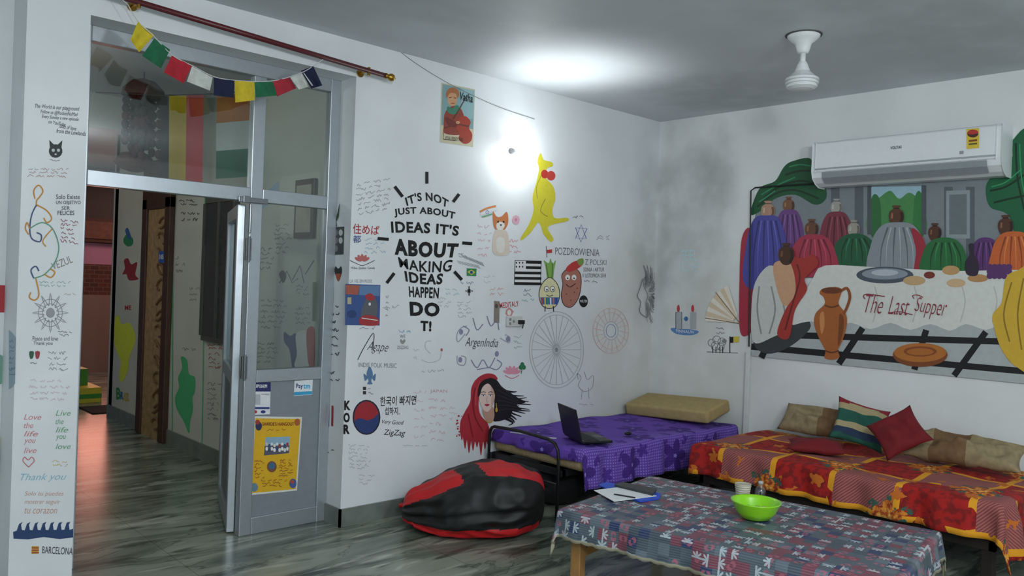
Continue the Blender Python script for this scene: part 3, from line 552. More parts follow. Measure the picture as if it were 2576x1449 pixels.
d.sp([(1236,965),(1243,985),(1243,1008),(1236,1025),(1236,1000)],'#cfa898')
d.sp([(1203,998),(1206,968),(1224,953),(1244,960),(1252,985),(1247,1000),(1241,980),(1228,965),(1214,974),(1208,992)],hb)
for x in(1216,1234): d.sp([(x-4.5,995),(x,992.5),(x+4.5,995),(x,997.5)],'#f4f0ec'); d.ell(x,995,1.8,2,'#27405c'); d.line([(x-5.5,994),(x,991.5),(x+5.5,994)],1.3,'#1a1010',True); d.line([(x-6,988),(x,985.5),(x+6,987)],1.5,'#2a1a18',True)
d.line([(1226,997),(1224,1009),(1228,1010)],1.1,'#b08a7c',True); d.sp([(1219,1018),(1225,1016),(1232,1018),(1225,1022)],'#a83240'); d.line([(1248,1014),(1249,1026)],2,'#c8a03a'); d.ell(1249,1031,3,6,'#c8a03a'); d.line([(1222,1058),(1232,1064),(1240,1058)],2.5,'#c8a03a',True)
d.done('wall_painting','painted woman with red hood and flowing black hair','wall painting')
# poster
d=D(A,.0015); d.poly([(1111,208),(1195,225),(1190,370),(1107,358)],'#c9c2a4'); d.poly([(1113,211),(1193,228),(1190,325),(1110,315)],'#7fa0a4'); d.poly([(1160,221),(1193,228),(1190,300),(1162,296)],'#8fb3b8')
d.sp([(1116,318),(1119,285),(1135,268),(1156,270),(1168,295),(1170,330),(1150,340),(1118,335)],'#8c3a2c'); d.sp([(1152,300),(1170,292),(1184,306),(1180,322),(1188,338),(1184,356),(1168,362),(1154,350),(1156,335),(1148,322)],'#a23a26'); d.ell(1138,250,12,17,'#c9966e'); d.sp([(1123,246),(1122,234),(1128,224),(1140,220),(1152,226),(1155,240),(1150,246),(1147,236),(1134,234),(1127,242)],'#a8683c'); d.sp([(1126,268),(1138,272),(1150,264),(1157,276),(1142,288),(1126,282)],'#3c7a64'); d.line([(1140,300),(1158,270),(1176,238)],2.5,'#4a2a1e'); d.line([(1118,322),(1150,312),(1180,318)],3,'#5a2f20'); d.sp([(1120,295),(1135,300),(1150,310),(1146,320),(1128,315)],'#6d2a20'); d.ell(1152,308,5,4,'#c9966e'); d.line([(1130,246),(1136,245)],1.6,'#3a241a'); d.line([(1142,246),(1148,247)],1.6,'#3a241a'); d.line([(1135,260),(1144,260)],1.5,'#8a3a30')
d.text('Vasha',[(1158,231),(1190,238),(1189,259),(1156,251)],'#15181a',.02,0,.1); d.line([(1115,333),(1115,350),(1146,354)],1.6,K); d.text('VITHAL FRIENDS YARD',[(1120,342),(1165,347),(1165,356),(1120,351)],'#3a2a22')
d.done('poster','vintage violinist poster in teal and red on wall','poster')
# COLUMN writing
d=D(A)
for t,q in [('The World is our playground',(88,263,200,276)),('Follow us @RocketNoMad',(102,277,196,289)),('Every Sunday a new episode',(105,290,198,301)),('on YouTube',(122,303,165,312)),('Lots of love',(150,313,192,323)),('from the Lowlands',(142,325,216,336))]:
    d.text(t,[(q[0],q[1]-2),(q[2],q[1]+6),(q[2],q[3]+6),(q[0],q[3]-2)],'#2e3234',0,0,.3)
d.done('wall_lettering','black handwritten travel message on white column','wall lettering')
d=D(A); d.ell(140,380,17,17,'#33373a'); d.poly([(126,376),(124,352),(138,366)],'#33373a'); d.poly([(154,376),(157,353),(143,366)],'#33373a'); d.ell(134,378,4,4,'#c9cdd0'); d.ell(147,378,4,4,'#c9cdd0'); d.ell(140,388,3,2,'#c9cdd0'); d.done('wall_drawing','small dark cat face drawn on column','wall drawing')
d=D(A); o1='#c98a35'; o2='#3b4f7d'; gr='#5d9a80'
d.line([(88,500),(85,480),(97,466),(108,480),(100,495),(92,505),(92,520)],3.5,o1,True); d.line([(92,515),(80,540),(75,575),(80,600),(100,608),(104,592),(92,585)],3.5,o2,True); d.line([(92,515),(118,530),(130,550),(118,560),(110,548)],3.5,o1,True); d.line([(75,575),(105,560),(132,575),(148,620),(138,660),(112,690),(85,700)],3,gr,True); d.line([(75,575),(68,560),(64,575),(72,590)],3.5,o1,True); d.line([(85,700),(78,680),(90,670),(98,682)],3.5,o2,True); d.line([(112,690),(128,698),(138,685),(126,676)],3.5,o1,True); d.line([(90,700),(98,740),(88,755),(74,748),(78,735)],3.5,o1,True); d.line([(132,575),(108,605),(116,620)],3,o1,True)
d.done('wall_drawing','orange blue and green curly vine painted on column','wall drawing')
d=D(A)
for t,q in [('Solo Existe',(141,489,201,501)),('UN OBJETIVO',(141,505,203,516)),('SER',(155,519,176,528)),('FELICES',(145,530,187,541))]: d.text(t,q,'#3a3f44',.005)
d.done('wall_lettering','dark Spanish handwritten phrase on column','wall lettering')
d=D(A); d.scrib(150,548,200,610,6,'#8a3a44',1.4,.15); d.done('wall_scribble','dark red slanted handwriting on column','wall lettering')
d=D(A); d.text('VEZUL',[(128,662),(178,642),(184,660),(134,680)],'#8f8680'); d.done('wall_lettering','faint brown lettering on column','wall lettering')
d=D(A)
for r in(10,20,30): d.ring(127,787,r,r*1.15,1.5,'#8f8f94',28)
for k in range(12):
    a=k*math.pi/6; d.line([(127+16*math.cos(a-.25),787+18*math.sin(a-.25)),(127+46*math.cos(a),787+50*math.sin(a)),(127+16*math.cos(a+.25),787+18*math.sin(a+.25))],1.5,'#909095',True,k=3)
d.ell(127,787,10,11,'#9a9aa0'); d.done('wall_drawing','grey flower mandala drawn on column','wall drawing')
d=D(A); d.text('Peace and love',(82,846,146,857),'#4a4a50'); d.text('Thank you',(84,859,132,870),'#4a4a50'); d.done('wall_lettering','small black peace message on column','wall lettering')
d=D(A)
for i,t in enumerate(['Love','the','life','you','live']): d.text(t,(60,1042+i*21,[104,84,96,90,92][i],1056+i*21),'#cf8288',.0,0,.3)
d.line([(72,1175),(58,1160),(62,1150),(71,1157),(80,1150),(86,1160),(72,1175)],2.4,'#c77a80',True); d.done('wall_lettering','pink handwritten verse with heart on column','wall lettering')
d=D(A)
for i,t in enumerate(['Live','the','life','you','love']): d.text(t,(140,1032+i*21,[178,160,172,166,178][i],1046+i*21),'#76a886',.0,0,.3)
d.done('wall_lettering','green handwritten verse on column','wall lettering')
d=D(A); d.text('Thank you',[(52,1192),(168,1190),(166,1212),(52,1214)],'#8abccd',-.005,0,.4); d.done('wall_lettering','light blue thank you handwriting on column','wall lettering')
d=D(A)
for i,t in enumerate(['Solo tu puedes','mostrar seguir','tu corazon']): d.text(t,(62,1236+i*21,160-i*8,1250+i*21),'#cc9888',-.005,0,.3)
d.done('wall_lettering','reddish Spanish handwriting on column','wall lettering')
d=D(A); pts=[(34,1355),(33,1338)]
for i in range(7):
    x=42+i*20; pts+=[(x,1335-i*.4),(x+6,1318-i*.6),(x+15,1313),(x+11,1320),(x+13,1333)]
pts+=[(184,1330),(184,1352),(150,1356),(110,1351),(70,1357)]
d.poly(pts,'#25406e'); d.done('wall_drawing','dark blue wave band painted on column','wall drawing')
d=D(A); d.poly([(80,1374),(98,1374),(97,1393),(79,1393)],'#cfa03a')
for i in range(3): d.poly([(80,1377+i*6),(98,1377+i*6),(98,1379.5+i*6),(80,1379.5+i*6)],'#a03a34')
d.done('wall_drawing','small yellow and red striped flag on column','wall drawing')
d=D(A); d.text('BARCELONA',[(106,1374),(183,1378),(182,1396),(106,1392)],'#33373c',0,0,.1); d.done('wall_lettering','dark city name lettering on column','wall lettering')
for q in [(68,420,185,446,3,'#b89a94'),(95,705,185,722,2,'#8fae9c'),(145,830,185,848,2,'#666666'),(118,880,180,935,4,'#8a8a90'),(70,950,180,1010,4,'#d4b8c4'),(160,730,195,750,1,'#b8a898'),(130,1155,178,1175,2,'#cfb870'),(122,400,160,408,1,'#777777'),(74,910,102,916,1,'#444444')]:
    d=D(A); d.scrib(*q[:6],1.3,.02); d.done('wall_scribble','small faint handwritten message on white column','wall lettering','handwritten notes on the column')
for x in(80,95):
    d=D(A); d.sp([(x-6,885),(x+5,885),(x+3,900),(x-4,902)],'#2f5a44' if x==80 else '#a03a44'); d.done('wall_drawing','tiny '+('green' if x==80 else 'red')+' mask shape drawn on column','wall drawing')
d=D('LS'); d.poly([(22,830),(40,850),(38,965),(22,980)],'#9fb6c4'); d.scrib(23,850,39,950,7,'#5f88a4',1.6); d.done('wall_drawing','pale blue painted patch on column side','wall drawing')
d=D('L'); d.poly([(-20,716),(13,718),(13,786),(-20,786)],'#b5323a'); d.done('wall_drawing','red painted patch on recessed wall','wall drawing')
d=D('L'); d.poly([(-20,880),(14,900),(12,960),(-20,980)],'#7faa98'); d.done('wall_drawing','pale green painted patch on recessed wall','wall drawing')
d=D('L'); d.sp([(-20,1100),(14,1120),(12,1190),(-20,1210)],'#b8b03a'); d.sp([(-20,1120),(5,1130),(4,1175),(-20,1190)],'#2c5a3a'); d.done('wall_drawing','yellow and dark green patch on recessed wall','wall drawing')
d=D('R'); d.sp([(828,445),(838,434),(848,444),(844,482),(836,490),(828,468)],'#8c2c38'); d.line([(837,484),(842,530),(846,570)],3,'#2f5a3c',True); d.sp([(843,560),(850,530),(854,512),(852,545)],'#2f5a3c'); d.done('wall_drawing','red tulip painted on door reveal','wall drawing')
d=D('R'); d.poly([(828,572),(866,570),(864,640),(826,642)],'#4a4d4f')
for i in range(8): d.ell(833+(i%3)*12,585+(i//3)*20,5,8,['#b4b6b6','#8a8c8c','#d0d2d2'][i%3])
d.done('sticker','black and white patterned sticker on door reveal','sticker')
d=D('R'); d.sp([(851,708),(842,685),(844,670),(851,676),(858,670),(860,685)],'#1c1c1c'); d.sp([(851,708),(844,690),(858,690)],'#b5543a'); d.done('wall_drawing','small dark heart painted on door reveal','wall drawing')
for q in((826,760,860,900,7,'#3a3f44',2),(824,930,858,965,2,'#555555',2.0),(815,1125,850,1145,1,'#555555',2)):
    d=D('R'); d.scrib(*q); d.done('wall_scribble','dark handwriting on narrow door reveal','wall lettering')
for (xa,cc) in ((824,'#2a3f86'),(834,'#a83238')):
    d=D('R'); d.poly([(xa,1020),(xa+5,1021),(xa+4,1073),(xa-1,1071)],cc); d.done('wall_drawing',('blue' if xa==824 else 'red')+' vertical brush stroke on door reveal','wall drawing')
# ================= WALL EAST ART
B='B'
d=D(B); d.text('FEEL',[(1713,630),(1755,628),(1755,655),(1713,655)],'#b9d6da'); d.text('LOVE',[(1711,660),(1755,660),(1755,684),(1711,682)],'#b9d6da'); d.done('wall_lettering','pale cyan lettering on white wall','wall lettering')
d=D(B); d.sp([(1690,825),(1755,832),(1742,843),(1702,840)],'#5b86ba')
for x in(1700,1736): d.poly([(x,785),(x+15,785),(x+15,828),(x,828)],'#a9adb0'); d.line([(x+8,785),(x+8,770)],1.5,K); d.sp([(x+3,772),(x+8,767),(x+10,780),(x+4,784)],'#c23a44')
d.poly([(1715,800),(1736,800),(1736,828),(1715,828)],'#c4c8ca'); d.line([(1700,785),(1715,785),(1715,828),(1700,828)],1.5,'#4a5a78',False,True); d.ell(1726,802,5,6,'#3f6f9a'); d.text('FINNALIN',[(1700,828),(1746,832),(1744,839),(1702,836)],'#e6e6ea'); d.done('wall_drawing','blue boat with grey castle towers drawn on wall','wall drawing')
d=D(B,.008); cx,cyy=1862,812
for k in range(9):
    a0=math.radians(180+2+k*7.5); a1=a0+math.radians(7.6)
    d.poly([(cx+18*math.cos(a0),cyy+18*math.sin(a0)),(cx+88*math.cos(a0),cyy+100*math.sin(a0)),(cx+88*math.cos(a1),cyy+100*math.sin(a1)),(cx+18*math.cos(a1),cyy+18*math.sin(a1))],['#e6e0d2','#d8c4a6'][k%2])
d.line([(1862,814),(1800,735)],2,'#8a6a48'); d.line([(1862,814),(1774,800)],2,'#8a6a48')
d.done('hand_fan','open beige folding hand fan fixed to wall','hand fan')
d=D(B)
for q in((1790,862,9),(1803,855,10),(1816,860,10),(1800,870,11),(1813,872,9)): d.ring(q[0],q[1],q[2],q[2],1.5,'#777777',16)
d.ell(1822,858,6,5,'#888888')
for x in(1793,1801,1811,1818): d.line([(x,872),(x,888)],2,K)
d.line([(1778,885),(1856,888)],1.4,'#666666'); d.poly([(1835,848),(1845,847),(1845,862),(1835,863)],K); d.poly([(1845,847),(1860,846),(1859,861),(1845,862)],'#cfc04a'); d.line([(1836,846),(1836,888)],2,K); d.done('wall_drawing','black sheep sketch with black and yellow flag','wall drawing')
d=D(B); d.scrib(1798,822,1842,842,2,'#777777',1.4); d.done('wall_scribble','grey handwriting above sheep sketch','wall lettering')
# --- plain stand-in for the large mural: draped cloth forms and clay balls behind a laid table
d=D(B,.002,.0001)
d.poly([(1905,500),(1950,460),(2040,470),(2060,472),(2576,440),(2620,440),(2620,700),(1880,700)],'#7d868c')
for x in(2090,2150,2375,2430): d.poly([(x,470),(x+22,470),(x+22,660),(x,660)],'#5c656c')
d.poly([(2380,480),(2440,478),(2440,600),(2380,600)],'#8f9aa0'); d.poly([(2388,490),(2432,488),(2432,590),(2388,590)],'#6c767c')
d.sp([(1888,540),(1898,500),(1915,470),(1950,455),(1972,420),(1995,405),(2040,400),(2048,450),(2075,468),(2078,500),(2050,515),(2000,490),(1950,500),(1915,530)],'#14532f')
for p in ([(1920,500),(1960,470),(2010,455),(2050,462)],[(1905,520),(1950,488),(2000,478),(2060,500)],[(1975,440),(2010,430),(2040,430)]): d.line(p,5,'#0a3018',True)
for p in ([(1915,490),(1955,466),(2000,446)],[(1985,420),(2012,414),(2040,418)],[(1910,508),(1950,480)]): d.line(p,3,'#2f8a58',True)
d.poly([(2188,470),(2322,468),(2322,590),(2190,590)],'#9fc0cf'); d.sp([(2188,520),(2215,495),(2240,480),(2262,500),(2290,485),(2322,520),(2322,590),(2190,590)],'#4a8a4e'); d.sp([(2190,510),(2202,488),(2215,512),(2214,590),(2190,590)],'#2f6b3c'); d.sp([(2300,505),(2312,480),(2324,510),(2324,590),(2298,590)],'#357a40')
d.poly([(2182,468),(2192,468),(2192,590),(2182,590)],'#4d555a'); d.poly([(2318,466),(2330,466),(2330,590),(2318,590)],'#4d555a')
d.sp([(2480,470),(2500,440),(2545,400),(2548,352),(2600,340),(2620,640),(2560,600),(2535,540),(2490,520)],'#14603a')
for p in ([(2490,480),(2530,470),(2576,440)],[(2500,510),(2540,500),(2590,490)],[(2555,360),(2560,450),(2580,540)]): d.line(p,5,'#0a3018',True)
for p in ([(2494,470),(2530,458),(2570,425)],[(2565,362),(2570,450),(2588,530)]): d.line(p,3,'#2f9a60',True)
def fold(x,y0f,w,y1f,c,dk,lt):
    d.sp([(x-w,y1f),(x-w*.98,y0f+(y1f-y0f)*.4),(x-w*.6,y0f+6),(x,y0f-3),(x+w*.6,y0f+5),(x+w*.98,y0f+(y1f-y0f)*.4),(x+w,y1f)],c)
    for f in(-.6,-.15,.35,.75): d.line([(x+w*f*.6,y0f+10),(x+w*f,y0f+(y1f-y0f)*.5),(x+w*f*1.05,y1f-6)],5,dk,True,taper=True)
    for f in(-.4,.1,.55): d.line([(x+w*f*.6,y0f+10),(x+w*f,y0f+(y1f-y0f)*.45),(x+w*f*1.05,y1f-14)],3.5,lt,True,taper=True)
def urn(x,yb,r,c,dk,lt):
    # plain clay urn shape
    d.sp([(x-r*.35,yb),(x-r*.8,yb-r*.7),(x-r*.75,yb-r*1.5),(x-r*.3,yb-r*1.9),(x-r*.45,yb-r*2.2),(x+r*.45,yb-r*2.2),(x+r*.3,yb-r*1.9),(x+r*.75,yb-r*1.5),(x+r*.8,yb-r*.7),(x+r*.35,yb)],c)
    d.line([(x+r*.55,yb-r*1.5),(x+r*.62,yb-r*.8),(x+r*.35,yb-r*.2)],r*.3,dk,True); d.line([(x-r*.45,yb-r*1.4),(x-r*.5,yb-r*.8)],r*.2,lt,True); d.line([(x-r*.3,yb-r*1.9),(x+r*.3,yb-r*1.9)],2.5,dk)
urn(1984,535,18,'#7a5038','#4a2c1c','#a87a5c'); fold(1985,530,38,670,'#6d4382','#4a2b5c','#8b62a0')
urn(2104,540,18,'#a5a29a','#70706a','#c8c6be'); fold(2104,535,42,660,'#7c3242','#52202c','#9c5060')
d.sp([(1862,835),(1860,720),(1866,600),(1890,580),(1900,700),(1940,700),(1925,770),(1890,835)],'#a82c40')
urn(1932,552,21,'#b08a72','#705040','#d0b09a'); fold(1928,545,52,720,'#4a4a9c','#31316e','#6a6ac0')
urn(2148,596,19,'#a09a90','#68645c','#c4beb4'); fold(2150,590,52,668,'#1f5a3a','#123820','#3a8458')
urn(2042,598,21,'#6a4430','#3c2418','#9a6c50'); fold(2046,592,56,690,'#a8354a','#701e30','#c85a6c')
urn(2255,568,23,'#5a3826','#301c14','#96684e'); fold(2258,562,68,690,'#8b9298','#5f666e','#b0b6bc')
d.sp([(2292,575),(2318,592),(2334,640),(2330,690),(2300,690),(2304,630)],'#a02c3c')
urn(2352,606,20,'#52301f','#2b1a14','#8c5c44'); fold(2375,600,54,688,'#246a38','#123c1e','#3f9054')
fold(2478,600,38,695,'#5b2f6c','#3a1b48','#7d4f90')
urn(2530,592,23,'#52301f','#2b1a14','#8c5c44'); fold(2550,585,56,700,'#c7622c','#8f3e18','#e08a50')
d.poly([(1890,895),(1892,800),(1960,790),(2620,800),(2620,970),(2576,965)],'#aeb4b4')
for p in ([(1900,840),(2200,850),(2620,862)],[(1890,872),(2200,900),(2620,938)],[(1950,830),(1915,900)],[(2170,825),(2110,915)],[(2330,830),(2300,930)],[(2480,835),(2400,945)]): d.line(p,16,'#101113')
d.sp([(1895,860),(1930,800),(2000,790),(2040,820),(1990,870),(1930,890)],'#3a3d3f')
d.poly(catmull([(2075,668),(2200,672),(2400,682),(2620,690),(2620,815),(2560,828),(2520,815),(2480,830),(2430,815),(2390,832),(2340,815),(2290,830),(2240,812),(2190,828),(2140,812),(2090,825),(2040,808),(1985,815),(2020,745),(2045,700)],True,3),'#d8dad4')
for x in(2100,2200,2300,2420,2500): d.line([(x,720),(x+8,760),(x-4,810)],3,'#bcc0ba',True)
d.ell(2226,692,72,21,'#4c5560'); d.ell(2226,689,58,14,'#8b95a0'); d.ell(2226,686,34,8,'#b8c0c8')
for q in((2300,706,28,12,'#c7a578'),(2392,680,22,12,'#c29a68'),(2405,712,24,11,'#d0b088'),(2460,700,26,10,'#b98a58'),(2338,692,14,9,'#7a3424')): d.ell(*q)
for i in range(14): d.ell(2490+(i%5)*12,672+(i//5)*11,8,8,'#5a3068')
d.sp([(2432,690),(2428,660),(2440,640),(2438,615),(2450,615),(2450,640),(2462,662),(2458,692)],'#2f2338')
d.sp([(1895,860),(1890,780),(1900,710),(1935,668),(1965,690),(1990,760),(1985,820),(1940,850)],'#c9ccc6')
for p in ([(1910,720),(1905,780),(1915,840)],[(1940,720),(1950,780),(1935,840)],[(1965,730),(1975,790)]): d.line(p,4,'#8f9490',True)
d.sp([(1945,670),(1965,655),(1995,655),(2015,680),(2008,740),(1975,770),(1955,730)],'#cfa07e'); d.sp([(1985,645),(2020,650),(2045,640),(2058,665),(2025,700),(2030,730),(2000,780),(1985,850),(1955,840),(1975,780),(2000,740),(1998,690)],'#a8342c'); d.line([(2005,665),(2012,700),(1995,760),(1975,830)],4,'#6e1c18',True); urn(1978,665,24,'#4a2c1c','#2b1a14','#7a4c34')
d.sp([(2530,700),(2560,680),(2620,670),(2620,930),(2560,925),(2520,880),(2500,820),(2498,790),(2520,760)],'#d2ac34')
for p in ([(2545,710),(2525,790),(2540,860)],[(2575,700),(2560,790),(2570,880)]): d.line(p,4,'#927218',True)
d.sp([(2062,738),(2070,726),(2100,722),(2118,728),(2114,745),(2110,765),(2128,790),(2130,820),(2118,860),(2108,880),(2112,898),(2095,905),(2074,900),(2076,882),(2060,850),(2048,815),(2052,788),(2074,765),(2072,748)],'#a9602c'); d.line([(2112,735),(2130,725),(2138,745),(2132,770),(2122,790)],7,'#8f4c20',True); d.ell(2092,731,26,8,'#6d3818'); d.line([(2075,768),(2092,773),(2110,768)],4,'#6d3818',True); d.sp([(2062,795),(2072,785),(2074,820),(2066,840)],'#cc8a50'); d.sp([(2112,790),(2122,800),(2120,840),(2108,870),(2110,820)],'#7d431c'); d.line([(2076,882),(2092,887),(2110,882)],4,'#6d3818',True)
d.ell(2315,893,69,30,'#7f4520'); d.ell(2315,887,66,24,'#b56e2c'); d.ell(2315,884,42,13,'#8a4a20'); d.ell(2315,885,34,9,'#b06828')
o=d.done('wall_mural','colourful mural of draped cloths, urns and laid table','mural')
mo=d.o
d=D(B,mo+.0012)
for tx,x0,x1,yl in (('The',2178,2224,0),('Last',2236,2290,4),('Supper',2302,2384,7)): d.text(tx,[(x0,740+yl),(x1,744+yl),(x1-4,(790 if tx!='Supper' else 806)+yl),(x0-2,786+yl)],'#8a3040',-.012,0,.45)
d.line([(2176,752),(2172,744),(2184,740),(2226,746)],2.4,'#8a3040',True); d.line([(2234,788),(2262,784),(2296,792)],2,'#8a3040',True); d.line([(2300,752),(2296,744),(2308,742),(2322,748)],2,'#8a3040',True)
d.done('wall_lettering','thin dark red script words painted on mural tablecloth','wall lettering')
# cable & conduit
b=MB(); pts=[hx(2052,462,XB-.024),hx(1980,466,XB-.024),hx(1900,472,XB-.024),hx(1889,480,XB-.024),hx(1887,600,XB-.024),hx(1886,740,XB-.024),hx(1884,872,XB-.024)]; b.tube(pts,.006,M_blk); tag(b.obj('cable',recenter=True),'black power cable running down beside mural','cable')
b=MB(); p=hx(1886,885,XB); b.box(XB-.03,XB,p.y-.018,p.y+.018,.0,p.z,mat('#d4d8d6',.5)); tag(b.obj('cable_conduit',recenter=True,bevel=.004),'white plastic cable conduit on wall','conduit')
b=MB(); b.tube([hit(u,v,'A',.003) for u,v in catmull([(940,80),(985,112),(1040,155),(1120,205),(1200,245),(1270,275),(1345,300)],False,4)],.0016,mat('#7b7f80')); tag(b.obj('wall_wire',recenter=True),'thin grey wire sagging along wall','wire')
# ================= AC
ya,yb,zb=1.62,2.84,2.33
e=empty('air_conditioner',(XB,(ya+yb)/2,zb)); tag(e,'white split air conditioner mounted above mural','air conditioner')
M_ac=mat('#e6eaed',.3,name='white_plastic',var=.02); M_acg=mat('#8f979c',.4)
x=XB
b=MB(); b.extr([(x-.001,zb),(x-.001,zb+.31),(x-.18,zb+.31),(x-.205,zb+.30),(x-.21,zb+.10),(x-.195,zb+.055),(x-.15,zb+.02),(x-.1,zb)],ya,yb,M_ac); b.obj('body',parent=e,world=True,bevel=.008,bseg=3)
b=MB(); b.extr([(x-.2,zb+.305),(x-.218,zb+.295),(x-.222,zb+.20),(x-.22,zb+.095),(x-.208,zb+.09)],ya+.03,yb-.03,M_ac); b.obj('front_panel',parent=e,world=True,bevel=.004)
b=MB(); b.extr([(x-.216,zb+.088),(x-.208,zb+.05),(x-.165,zb+.013),(x-.16,zb+.02),(x-.2,zb+.055),(x-.208,zb+.088)],ya+.08,yb-.08,M_acg); b.obj('louver',parent=e,world=True)
b=MB(); b.extr([(x-.224,zb+.118),(x-.226,zb+.112),(x-.224,zb+.106),(x-.218,zb+.112)],ya+.03,yb-.03,mat('#aab2b6',.3)); b.obj('trim_strip',parent=e,world=True)
PA=(Vector((XB-.2245,0,0)),Vector((-1,0,0)))
d=D(PA,.0005); d.poly([(2432,325),(2463,322),(2463,372),(2432,375)],'#e0c23a'); d.ell(2447,336,14,10,'#4a2c28'); d.sp([(2434,336),(2440,328),(2455,327),(2461,334),(2447,338)],'#c23a30'); d.poly([(2437,352),(2458,350),(2458,355),(2437,357)],'#8a4a20'); d.poly([(2437,361),(2458,359),(2458,363),(2437,365)],'#5a5a3a'); d.done('energy_label','','',parent=e)
d=D(PA,.0005); d.text('VOLTAS',[(2240,369),(2268,366),(2268,373),(2240,376)],'#44484c',.02); d.done('brand_lettering','','',parent=e)
d=D(PA,.0005); d.poly([(2414,380),(2424,379),(2424,387),(2414,388)],'#9aa0a4'); d.done('display_mark','','',parent=e)
# ================= FAN
c=hz(2022,88,HC); e=empty('ceiling_fan',(c.x,c.y,HC)); tag(e,'white ceiling fan mount with short rod and hub','ceiling fan')
M_w=mat('#dfe2e3',.35,name='white_enamel',var=.02)
b=MB(); b.lathe([(.09,0),(.088,-.012),(.07,-.03),(.045,-.05),(.035,-.085),(.03,-.1),(.02,-.105)],M_w,32); b.obj('canopy',parent=e,smooth=True)
b=MB(); b.lathe([(.016,-.10),(.016,-.20)],M_w,16); b.obj('rod',parent=e,smooth=True)
b=MB(); b.lathe([(.02,-.15),(.028,-.165),(.042,-.205),(.07,-.232),(.09,-.246),(.093,-.258),(.08,-.262),(.08,-.266),(.09,-.270),(.09,-.276),(.077,-.280),(.077,-.284),(.084,-.288),(.082,-.294),(.06,-.306),(.03,-.312),(.005,-.314)],M_w,36); b.obj('hub',parent=e)
b=MB(); b.lathe([(.100,0),(.099,-.005)],mat('#4a4a48',.7),32); b.obj('ceiling_ring',parent=e)
# ================= WALL LAMP
c=hit(1285,380,'A'); e=empty('wall_lamp',(c.x,YA,c.z)); tag(e,'bare glowing bulb in angled holder on wall','lamp')
b=MB(); b.lathe([(.022,0),(.022,-.014),(.015,-.024)],mat('#8a8d8f',.5),20,ax='y'); b.lathe([(.014,-.024),(.013,-.07)],mat('#b0b2b2',.5),16,ax='y'); b.obj('holder',parent=e,smooth=True)
b=MB(); b.ball((.0,-.115,.005),.034,.05,.034,mat('#ffffff',.5,emis=22,name='bulb_glow'),16,10); b.obj('bulb',parent=e,smooth=True)
def light(name,typ,loc,en,colr=(1,1,1),size=.1,rot=None,spot=None):
    l=bpy.data.lights.new(name,typ); l.energy=en; l.color=colr
    if typ=='AREA': l.shape='RECTANGLE'; l.size=size[0]; l.size_y=size[1]
    else: l.shadow_soft_size=size
    if spot: l.spot_size=math.radians(spot); l.spot_blend=1
    o=bpy.data.objects.new(name,l); col.objects.link(o); o.location=loc
    if rot: o.rotation_euler=rot
    return o
light('wall_lamp_light','POINT',(c.x+.03,YA-.17,c.z-.01),5.5,(.93,.98,1),.03)
light('wall_lamp_uplight','SPOT',(c.x,YA-.55,c.z-.20),30,(.93,.98,1),.05,(math.radians(186),0,0),104)
light('room_lamp_fill_light','POINT',(.2,-.7,2.40),150,(.93,.98,1),.15)
light('room_lamp_fill_light','POINT',(2.2,-.5,2.50),98,(.93,.98,1),.15)  # second room light, added as unseen fill toward the east wall
light('corridor_fill_light','POINT',(.75,5.25,2.5),16,(.98,1,.95),.1)  # unseen light added to brighten the corridor, hidden behind the column
light('corridor_fill_light','POINT',(.9,8.3,2.6),8,(1,.95,.86),.1)  # further corridor fill, added out of view
light('courtyard_light','AREA',(4.6,11.2,2.9),26,(1,.62,.55),(1.2,1.2))
light('courtyard_glow','AREA',(3.6,12.6,1.2),9,(1,.38,.28),(.8,.8),(math.radians(90),0,math.radians(170)))
w=bpy.data.worlds.new('world'); sc.world=w; w.use_nodes=True; w.node_tree.nodes['Background'].inputs[0].default_value=(.6,.65,.7,1); w.node_tree.nodes['Background'].inputs[1].default_value=.3
# ================= SOCKET
c=hit(1290,808,'A'); e=empty('power_socket',(c.x,YA,c.z)); tag(e,'white wall socket board with black plug inserted','power socket')
b=MB(); b.box(-.075,.075,-.025,0,-.04,.04,mat('#cfd0cc',.4)); b.obj('plate',parent=e,bevel=.006)
b=MB()
for q in((-.05,.015),(-.05,-.015),(-.015,.0)): b.box(q[0]-.008,q[0]+.008,-.029,-.025,q[1]-.009,q[1]+.009,mat('#88898a',.4))
b.obj('switches',parent=e)
b=MB(); b.box(.03,.07,-.055,-.025,-.018,.01,M_blk); b.tube([(.05,-.05,0),(.05,-.06,-.02),(.055,-.05,-.05)],.004,M_blk); b.obj('plug',parent=e)
# ================= CLOTH MATERIALS
def uvn(t):
    u=t.n('ShaderNodeUVMap').outputs[0]; s=t.n('ShaderNodeSeparateXYZ'); t.l(u,s.inputs[0]); return u,s.outputs[0],s.outputs[1]
def flower(t,u,v,s,R,n,par,ox=0,oy=0,checker=True,sharp=.45,cw=0):
    U=t.m('DIVIDE',t.m('ADD',u,50*s+ox),s); V=t.m('DIVIDE',t.m('ADD',v,50*s+oy),s)
    px=t.m('SUBTRACT',t.m('FRACT',U),.5); py=t.m('SUBTRACT',t.m('FRACT',V),.5)
    r=t.m('SQRT',t.m('ADD',t.m('MULTIPLY',px,px),t.m('MULTIPLY',py,py))); a=t.m('ADD',t.m('ARCTAN2',py,px),cw)
    pet=t.m('ADD',1-sharp,t.m('MULTIPLY',t.m('ABSOLUTE',t.m('COSINE',t.m('MULTIPLY',a,n/2))),sharp))
    msk=t.m('LESS_THAN',r,t.m('MULTIPLY',pet,R))
    if checker:
        ck=t.m('MODULO',t.m('ADD',t.m('FLOOR',U),t.m('FLOOR',V)),2); ck=t.m('COMPARE',ck,par,.2); msk=t.m('MULTIPLY',msk,ck)
    return msk,r
